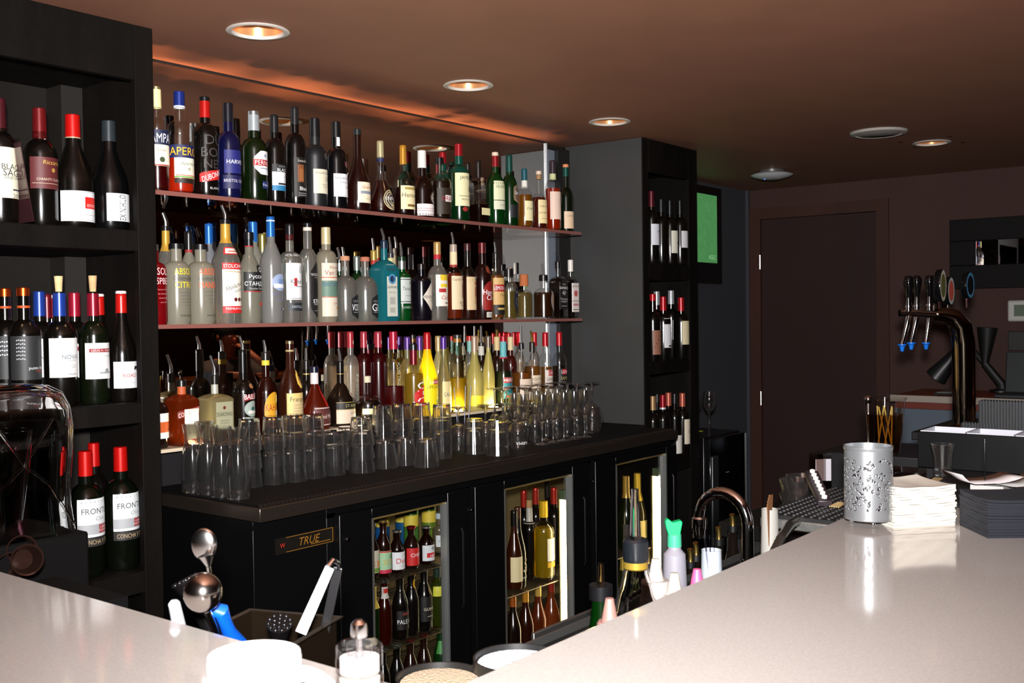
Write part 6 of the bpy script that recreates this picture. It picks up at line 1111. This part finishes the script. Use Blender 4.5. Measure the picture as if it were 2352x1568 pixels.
# rimming trays of salt and sugar
def rimmer(px, py, d, r, fill, label):
    p = at(px, py, d=d); o = root('glass_rimmer_tray', label, 'rimming tray', (p.x, p.y, p.z-.022))
    G().lathe([(0, 0), (r*.9, 0), (r, .006), (r, .022), (r-.003, .022), (r-.005, .006), (0, .006)], mat('141414', .35), 40).build('dish', o)
    G().lathe([(0, .017), (r*.55, .016), (r-.006, .0145), (r-.006, .0065), (0, .0065)], mat(fill, .95, bump=.8, bs=250), 40).build('salt' if fill[0] == 'd' else 'sugar', o)
    return o, p
o1, pa = rimmer(1188, 1508, 1.46, .062, 'd8dde8', 'round black dish of white salt beside the bar edge')
o2, pb = rimmer(1010, 1552, 1.42, .060, 'b8a68c', 'round black dish of tan sugar at the bottom of the picture')
zlow = min(o1.location.z, o2.location.z)
o = root('rimmer_stand', 'black stand under the round salt and sugar dishes', 'stand', ((pa.x+pb.x)/2, (pa.y+pb.y)/2, .861))
for q in (o1, o2):
    r_ = q.location-o.location; G().lathe([(0, 0), (.02, 0), (.02, r_.z-.0005), (0, r_.z-.0005)], mat('141414', .4), 16, c=(r_.x, r_.y, 0)).build('post', o)
G().box(-.15, .15, -.03, .03, 0, .005, mat('141414', .4), M=Matrix.Rotation(math.atan2(pa.y-pb.y, pa.x-pb.x), 4, 'Z')).build('foot_plate', o)
# shot glass on a bar mat, garnish tray, deli cup
tag(G().box(2.40, 3.10, .60, .802, ZB+.0004, ZB+.006, mat('0d0d0e', .5, bump=.6, bs=300)).build('bar_mat'), 'black bubbled rubber mat lying on the far bar top', 'mat')
p = at(2165, 1091, z=ZB+.007)
gmesh('shot_glass', tumb(.082, .030, .021, .020, .0018, [(.05, .0225)]), (p.x, p.y, ZB+.0065), 'clear shot glass on the rubber mat in front of the garnish tray', m=CRYS)
gx = 2.93; gy1 = at(2108, 1080, X=gx).y
o = root('garnish_tray', 'long black garnish tray with white compartments on the bar', 'garnish tray', (gx, gy1, ZB+.0065)); HH = at(2115, 990, X=gx).z-ZB-.0065; LN = .62
GB = mat('08090a', .35, spec=.25); g = G().box(0, .004, -LN, 0, 0, HH, GB).box(.135, .14, -LN, 0, 0, HH, GB).box(.004, .135, -.004, 0, 0, HH, GB).box(.004, .135, -LN, -LN+.004, 0, HH, GB).box(.004, .135, -LN+.004, -.004, 0, .005, GB)
g.build('outer_box', o, bevel=.002)
wc = W('c4c6d0'); 
for k in range(5):
    y1 = -.006-k*.120; y0 = y1-.116; g = G(); z0_ = HH-.07
    g.box(.006, .133, y0, y1, z0_, z0_+.003, wc).box(.006, .009, y0, y1, z0_+.003, HH+.002, wc).box(.130, .133, y0, y1, z0_+.003, HH+.002, wc).box(.009, .130, y0, y0+.003, z0_+.003, HH+.002, wc).box(.009, .130, y1-.003, y1, z0_+.003, HH+.002, wc)
    g.build('insert_bin', o)
p = Vector((gx+.07, gy1-.09, ZB+.0065+HH-.067+.0005))
gq = G(); ellipsoid(gq, Vector((0, 0, .024)), .026, .026, .024, mat('8a9a2c', .4)); tag(gq.build('lime', loc=p+Vector((0, 0, .012))), 'green-yellow lime in the first white bin of the garnish tray', 'lime')
gq = G().lathe([(0, 0), (.03, 0), (.03, .006), (0, .006)], mat('d8701c', .5), 24); tag(gq.build('orange_slice', loc=p+Vector((0, -.22, .045))), 'orange slice resting in the third bin of the garnish tray', 'fruit slice')
tag(G().box(2.98, 3.30, .83, 1.185, .9405, 1.095, mat('0c0c0d', .4)).build('equipment_box', bevel=.004), 'low black equipment box behind the lantern on the work station', 'box')
p = at(2030, 1036, d=2.72); pt = at(2030, 914, d=2.72); z0 = 1.0955; h = pt.z-z0; r1 = 48*2.72/FPX
o = root('deli_cup', 'clear plastic cup of brown liquid and pale straws on the black box', 'cup', (3.07, 1.02, z0)); h = .152; r1 = .058; r0 = .043
G().lathe([(0, 0), (r0, 0), (r1, h), (r1+.004, h+.001), (r1+.004, h+.004), (r1, h+.004)], mat((.85, .82, .80), .03, kind='thin', ior=1.45), 36).build('cup_body', o)
G().lathe([(0, .003), (r0-.002, .003), (r0+(r1-r0)*.72-.002, h*.72), (0, h*.72)], mat((.60, .42, .22), .02, kind='thin', ior=1.33), 36).build('brown_liquid', o)
for k in range(6):
    a = k*1.1; G().tube([(.022*math.cos(a), .022*math.sin(a), .006), (-.026*math.cos(a+.9), .026*math.sin(a+.5), h*.86)], .0022, mat('b8a04a', .6), 6).build('straw', o)
o = root('ball_stopper', 'small shiny metal ball topped stopper behind the plastic cup', 'stopper', (3.16, 1.10, 1.0955))
G().tube([(0, 0, 0), (0, 0, .13)], .004, SPM, 8).build('stem', o); gq = G(); ellipsoid(gq, Vector((0, 0, .142)), .013, .013, .013, SPM); gq.build('ball', o)
o = root('clear_bin', 'clear plastic bin of garnish behind the silver lantern', 'bin', (2.62, .70+.12, ZB)); o.location = (2.74, .835, .9405)
G().box(-.05, .05, -.015, .11, 0, .155, mat((.72, .62, .58), .05, kind='thin')).build('bin_wall', o); G().box(-.045, .045, -.01, .10, .003, .125, mat('5a4034', .7, var=.4, vs=60)).build('contents', o)
# wooden matchsticks/skewers lying on the mats
for i, (px, py) in enumerate(((2150, 1108), (1925, 1160))):
    p = at(px, py, z=ZB if i == 0 else 1.0645); o = root('skewer_bundle', 'small fan of pale wooden picks lying on the ' + ('far bar mat beside the shot glass' if i == 0 else 'black matted tray beside the lantern'), 'picks', (p.x, p.y, p.z+(.0075 if i == 0 else .0012)))
    for k in range(5): G().tube([(-.03, -.012+.005*k, 0), (.035, -.006+.0045*k, 0)], .0012, W('d8b880'), 6).build('wooden_pick', o)

# ------------------------------------------------------------------ beer tower
tb0 = at(2215, 985, z=ZB); o = root('beer_tower', 'curved brass and chrome beer tower with tap handles, standing on the bar', 'beer tower', (tb0.x, tb0.y, ZB))
dd = depth(tb0); D = lambda px, py, dx=0: at(px, py, d=dd+dx)-Vector((tb0.x, tb0.y, ZB))
BRS = mat((.34, .27, .20), .07, 1)
tw = root('tower_stand', 'black stand under the beer tower, joined to the far bar', 'stand', (4.1, 1.0, 0)); G().box(-.25, .35, -.192, .185, ZB-.03, ZB, mat('0f0e0e', .4)).build('top_board', tw, bevel=.003); G().box(-.22, .32, -.18, .17, 0, ZB-.0305, mat('0f0e0e', .5)).build('body', tw)
c = [D(2215, 985), D(2214, 860), D(2213, 790), D(2207, 752), D(2190, 728), D(2168, 722), D(2150, 722)]; c[0] = Vector((0, 0, .001))
G().tube(c, [.040, .040, .041, .040, .034, .026, .022], BRS, 24).build('column', o)
G().lathe([(0, 0), (.06, 0), (.06, .01), (.042, .02), (0, .02)], BRS, 30).build('base_flange', o)
G().tube([D(2152, 722), D(2100, 719), D(2066, 719)], .0135, CHROME, 16).build('cross_pipe', o)
def tap(px, py, dx, hx, hy, faucet, kind):
    m = CHROME; g = G(); a_ = D(px, py, dx)
    g.tube([a_, a_+Vector((0, 0, .055))], [.013, .010], m, 14).tube([a_+Vector((0, 0, .020)), a_+Vector((0, 0, .026))], .016, m, 14); f0 = a_+Vector((0, 0, -.01)); 
    e = D(*faucet, dx); g.tube([f0, f0.lerp(e, .35)+Vector((.004, 0, 0)), e], [.013, .010, .0075], m, 12); g.build('tap_faucet', o)
    G().lathe([(.0, -.030), (.006, -.026), (.010, -.008), (.016, -.004), (.016, 0), (0, .001)], mat('0a6ad0', .4), 14, c=tuple(e)).build('blue_plug', o)
    tpz = a_+Vector((0, 0, .055))
    if kind == 'knob': G().lathe([(0, 0), (.009, 0), (.012, .02), (.018, .05), (.0185, .065), (.012, .078), (0, .082)], mat('08080a', .08, coat=.5), 20, c=tuple(tpz)).build('tap_handle', o)
tap(2087, 718, 0, 0, 0, (2072, 790), 'knob'); tap(2106, 716, .05, 0, 0, (2093, 786), 'knob'); tap(2135, 714, .12, 0, 0, (2127, 786), 'knob')
def badge(px, py, dx, w, h, ring, face, extra, rz, nm='tap_badge'):
    c = D(px, py, dx); M = Matrix.Translation(c) @ Matrix.Rotation(rz, 4, 'Z') @ Matrix.Rotation(math.pi/2, 4, 'X') @ Matrix.Diagonal((w, h, 1, 1))
    G().lathe([(0, -.012), (.95, -.012), (1, -.008), (1, .008), (.95, .012), (0, .012)], mat('101012', .12, .4), 32, M=M).build(nm, o)
    G().lathe([(.72, .0122), (.95, .0122)], mat(ring, .3), 32, M=M).lathe([(0, .0124), (.72, .0122)], mat(face, .3), 32, M=M).lathe([(.72, -.0122), (.95, -.0122)][::-1], mat(ring, .3), 32, M=M).lathe([(.72, -.0122), (0, -.0124)], mat(face, .3), 32, M=M).build('badge_face', o)
    G().tube([c-Vector((0, 0, h*.95)), c-Vector((0, 0, h+.035))], .006, CHROME, 10).build('badge_stem', o)
    return c
badge(2159, 656, .0, .036, .060, 'b8b0a0', '5a5a30', None, math.radians(-2)); badge(2146, 665, .16, .034, .055, '1c6ac8', '8a9aa8', None, math.radians(3)); badge(2178, 668, .25, .030, .055, '9aa0a0', 'a84a3c', None, math.radians(-8)); badge(2222, 655, .1, .032, .050, '3a6a8a', '101014', None, math.radians(-12))
# ribbed black straw/cup caddies at the right edge
for i, (px, py, w_, h_, d_) in enumerate(((2254, 1025, .055, .06, 3.4), (2322, 1025, .09, .115, 3.35))):
    p = at(px, py, d=d_); o = root('ribbed_caddy', ('small' if i == 0 else 'tall') + ' black ribbed caddy at the right edge behind the garnish tray', 'caddy', (p.x, p.y, ZB)); z1 = at(px, (968 if i == 0 else 918), d=d_).z-ZB
    G().box(-.03, .03, -w_, w_, 0, z1-.004, mat('0d0e10', .4)).build('caddy_body', o)
    for k in range(int(w_*2/.009)): G().box(-.034, -.0302, -w_+k*.009, -w_+k*.009+.004, 0, z1, mat('55585c', .3, .5)).build('rib', o)
# blender sound cover on its black base at the left
bp0 = at(172, 1212, d=2.18); bz = bp0.z; BX0, BX1 = .885, bp0.x; BW = (BX1-BX0)/2
o = root('blender_enclosure', 'clear moulded sound cover on a black base at the left edge', 'blender', ((BX0+BX1)/2, bp0.y+.075, .60)); 
zt2 = at(80, 886, d=2.15).z; Lz = bz-.60; Hc = zt2-bz
tag(G().box(.885, 1.40, 1.70, 2.48, .56, .599, SS).box(.89, 1.39, 1.72, 2.46, 0, .56, mat('0c0b0b', .5)).build('under_counter', bevel=.002), 'low black cabinet with a steel top under the blender', 'cabinet')
G().box(-BW, BW, -.13, .13, 0, Lz, mat('080707', .8, spec=.1)).build('base', o, bevel=.006)
def dome(s, zs): 
    w, d_, h_ = (BW-.003)*s, .127*s, Hc*zs; g = G(); vs = []; n = 48; prof_ = [(1.0, 0), (.955, .18), (.965, .38), (1.0, .58), (1.01, .72), (.97, .86), (.88, .95), (.70, 1.0), (.35, 1.012)]
    b = len(g.v); rings = []
    for f_, z_ in prof_:
        ring = []
        for k in range(n):
            t = 2*math.pi*k/n; e = 5; q = 1/((abs(math.cos(t))**e+abs(math.sin(t))**e)**(1/e)); ring.append((w*f_*q*math.cos(t), d_*f_*q*math.sin(t), Lz+.002+h_*z_))
        rings.append(ring)
    vs = [v for r_ in rings for v in r_]+[(0, 0, Lz+.002+h_*1.015)]; fs = [(i*n+k, i*n+(k+1) % n, (i+1)*n+(k+1) % n, (i+1)*n+k) for i in range(len(rings)-1) for k in range(n)]+[((len(rings)-1)*n+k, (len(rings)-1)*n+(k+1) % n, len(vs)-1) for k in range(n)]
    return g, vs, fs
g, vs, fs = dome(1, 1); g.add(vs, fs, mat((.93, .93, .93), 0, kind='glass', ior=1.45)); vi = dome(.955, .965); g.add(vi[1], [tuple(reversed(f)) for f in vi[2]], mat((.93, .93, .93), 0, kind='glass', ior=1.45))
g.build('clear_cover', o)
g = G()
for s_ in (-1, 1):
    g.tube([(s_*.10, -.128, Lz+.02), (s_*.05, -.131, Lz+Hc*.35), (s_*.0, -.130, Lz+Hc*.5), (-s_*.06, -.130, Lz+Hc*.8)], .003, mat((.95, .95, .95), 0, kind='glass', ior=1.45), 8)
g.build('moulded_rib', o)
G().lathe([(0, 0), (.05, 0), (.065, .10), (.075, .20), (.07, .20), (.05, .01), (0, .01)], mat((.7, .68, .68), .05, kind='thin'), 24, c=(0, 0, Lz+.012)).build('blender_jug', o)
# dark glass cups lying in front of the blender base
cupm = mat((.035, .016, .012), .08, .6)
for i, (px, py, r_) in enumerate(((62, 1285, .028), (25, 1300, .026), (50, 1262, .027))):
    p = at(px, py, d=1.93+.04*i); q = root('metal_cup', ('dark metal cup lying on its side by the left bar edge, ' + ('rightmost', 'leftmost', 'rearmost')[i]), 'cup', (p.x, p.y, p.z), 0, 'cups by the blender')
    MM = (CAM-p+Vector((.35, 0, -.1))).to_track_quat('Z', 'Y').to_matrix().to_4x4()
    G().lathe([(r_*.7, -.06), (r_, 0), (r_+.001, .002), (r_-.002, .001), (r_*.66, -.055), (0, -.055)], cupm, 32, M=MM).build('cup_wall', q)
tag(G().box(.885, 1.02, 1.66, 1.90, .86, 1.02, mat('080707', .8, spec=.1)).build('cup_ledge'), 'black ledge carrying the cups at the left bar edge', 'ledge')

# ------------------------------------------------------------------ what the mirror shows of the seating side
o = tag(G().box(3.4, 9.2, -2.5, -1.9, .96, 1.0, mat('8a4a24', .5)).box(3.5, 9.1, -2.4, -2.0, 0, .96, mat('241812', .6)).build('high_table'), 'long orange-brown high table seen only in the mirror', 'table')
SK = mat('b5684c', .55); SHT = mat('4a4650', .8)
def skin(name, chains, m, parent, sub=2):
    vs = []; es = []; rad_ = []
    for ch in chains:
        base = len(vs) if not isinstance(ch[0], int) else None
        prev = ch[0] if isinstance(ch[0], int) else None
        for q in (ch[1:] if isinstance(ch[0], int) else ch):
            vs.append(q[:3]); rad_.append(q[3]); k = len(vs)-1
            if prev is not None: es.append((prev, k))
            prev = k
    me = bpy.data.meshes.new(name); me.from_pydata(vs, es, []); me.materials.append(m); ob = bpy.data.objects.new(name, me); COL.objects.link(ob); ob.parent = parent
    sk = ob.modifiers.new('skin', 'SKIN'); L_ = me.skin_vertices[0] if me.skin_vertices else None
    if L_ is None: me.skin_vertices  # layer is created with the modifier
    for i, r_ in enumerate(rad_): me.skin_vertices[0].data[i].radius = (r_, r_)
    me.skin_vertices[0].data[0].use_root = True; sk.use_smooth_shade = True
    s_ = ob.modifiers.new('sub', 'SUBSURF'); s_.levels = sub; s_.render_levels = sub; return ob
P0 = Vector((4.86, -.80, 0)); o = root('person', 'person in a grey shirt leaning a hand on the chin, seen in the mirror', 'person', P0, math.radians(12))
try:
    body = [[(0, 0, .72, .12), (0, .02, .90, .115), (0, .03, 1.05, .13), (0, .03, 1.16, .11), (0, .03, 1.23, .05), (0, .05, 1.29, .052), (0, .06, 1.36, .085), (0, .055, 1.43, .078)],
            [3, (.17, .05, 1.15, .048), (.22, .22, 1.06, .040), (.20, .40, 1.115, .030), (.09, .33, 1.22, .024), (.05, .20, 1.30, .026)],
            [3, (-.17, .05, 1.15, .048), (-.23, .20, 1.08, .040), (-.16, .42, 1.115, .028), (-.02, .50, 1.112, .024)],
            [0, (.10, .25, .74, .085), (.11, .46, .70, .062), (.11, .47, .40, .050), (.11, .45, .10, .035), (.11, .58, .07, .03)],
            [0, (-.10, .25, .74, .085), (-.11, .46, .70, .062), (-.11, .47, .40, .050), (-.11, .45, .10, .035), (-.11, .58, .07, .03)]]
    skin('body', body, SK, o)
    shirt = [[(0, 0, .70, .160), (0, .01, .80, .150), (0, .02, .90, .138), (0, .03, 1.05, .142), (0, .03, 1.15, .135), (0, .03, 1.205, .085)], [4, (.17, .05, 1.155, .064), (.218, .19, 1.075, .052)], [4, (-.17, .05, 1.155, .064), (-.228, .18, 1.085, .052)]]
    skin('shirt', shirt, SHT, o)
    skin('trousers', [[(0, .0, .735, .148), (0, .01, .84, .135)]]+[[0, (s_*.10, .25, .74, .098), (s_*.11, .46, .70, .074), (s_*.11, .47, .40, .062), (s_*.11, .455, .13, .052)] for s_ in (1, -1)], mat('15161c', .8), o)
    g = G(); ellipsoid(g, Vector((0, .03, 1.425)), .098, .10, .092, mat('170d08', .7)); ellipsoid(g, Vector((0, -.045, 1.36)), .085, .05, .11, mat('170d08', .7)); g.build('hair', o)
    for s_ in (-1, 1):
        g = G(); ellipsoid(g, Vector((s_*.030, .140, 1.385)), .011, .006, .006, mat('f0e8e0', .3)); ellipsoid(g, Vector((s_*.030, .1455, 1.385)), .005, .003, .005, mat('20140e', .2)); g.build('eye', o)
        g = G(); ellipsoid(g, Vector((s_*.088, .055, 1.375)), .010, .018, .028, SK); g.build('ear', o)
    g = G(); ellipsoid(g, Vector((0, .150, 1.358)), .011, .018, .022, SK); g.build('nose', o)
    g = G(); ellipsoid(g, Vector((0, .138, 1.322)), .022, .010, .006, mat('8a3a30', .5)); g.build('mouth', o)
    for k in range(4):  # the hand resting on the bar: four fingers and a thumb
        a0 = Vector((.000-.0*k, .478+.016*k, 1.116)); L_ = (.060, .072, .066, .052)[k]
        G().tube([a0, a0+Vector((L_*.5, .004*k, .004)), a0+Vector((L_, .007*k-.004, -.008))], [.0088, .0084, .0066], SK, 10).build('finger', o)
    G().tube([Vector((-.04, .475, 1.118)), Vector((-.012, .452, 1.120)), Vector((.018, .447, 1.112))], [.0105, .0095, .007], SK, 10).build('thumb', o)
    G().tube([Vector((.060, .225, 1.290)), Vector((.052, .185, 1.312)), Vector((.046, .160, 1.330))], [.0105, .0095, .0075], SK, 10).build('thumb', o)
    for k in range(4):
        a0 = Vector((.045-.012*k, .205+.002*k, 1.305)); 
        G().tube([a0, a0+Vector((-.006, -.02, .018)), a0+Vector((-.014, -.045, .022 if k < 3 else .010))], [.0088, .0083, .007], SK, 10).build('finger', o)
except Exception as ex:
    print('person failed', ex)
o = root('bar_stool', 'dark bar stool under the person seen in the mirror', 'stool', (P0.x, P0.y, 0))
G().lathe([(0, .585), (.17, .585), (.18, .60), (.17, .625), (0, .63)], mat('1a1412', .5), 28).build('seat', o)
G().lathe([(0, 0), (.20, 0), (.20, .012), (.025, .03), (.022, .585), (0, .585)], STEEL, 24).build('pedestal', o)
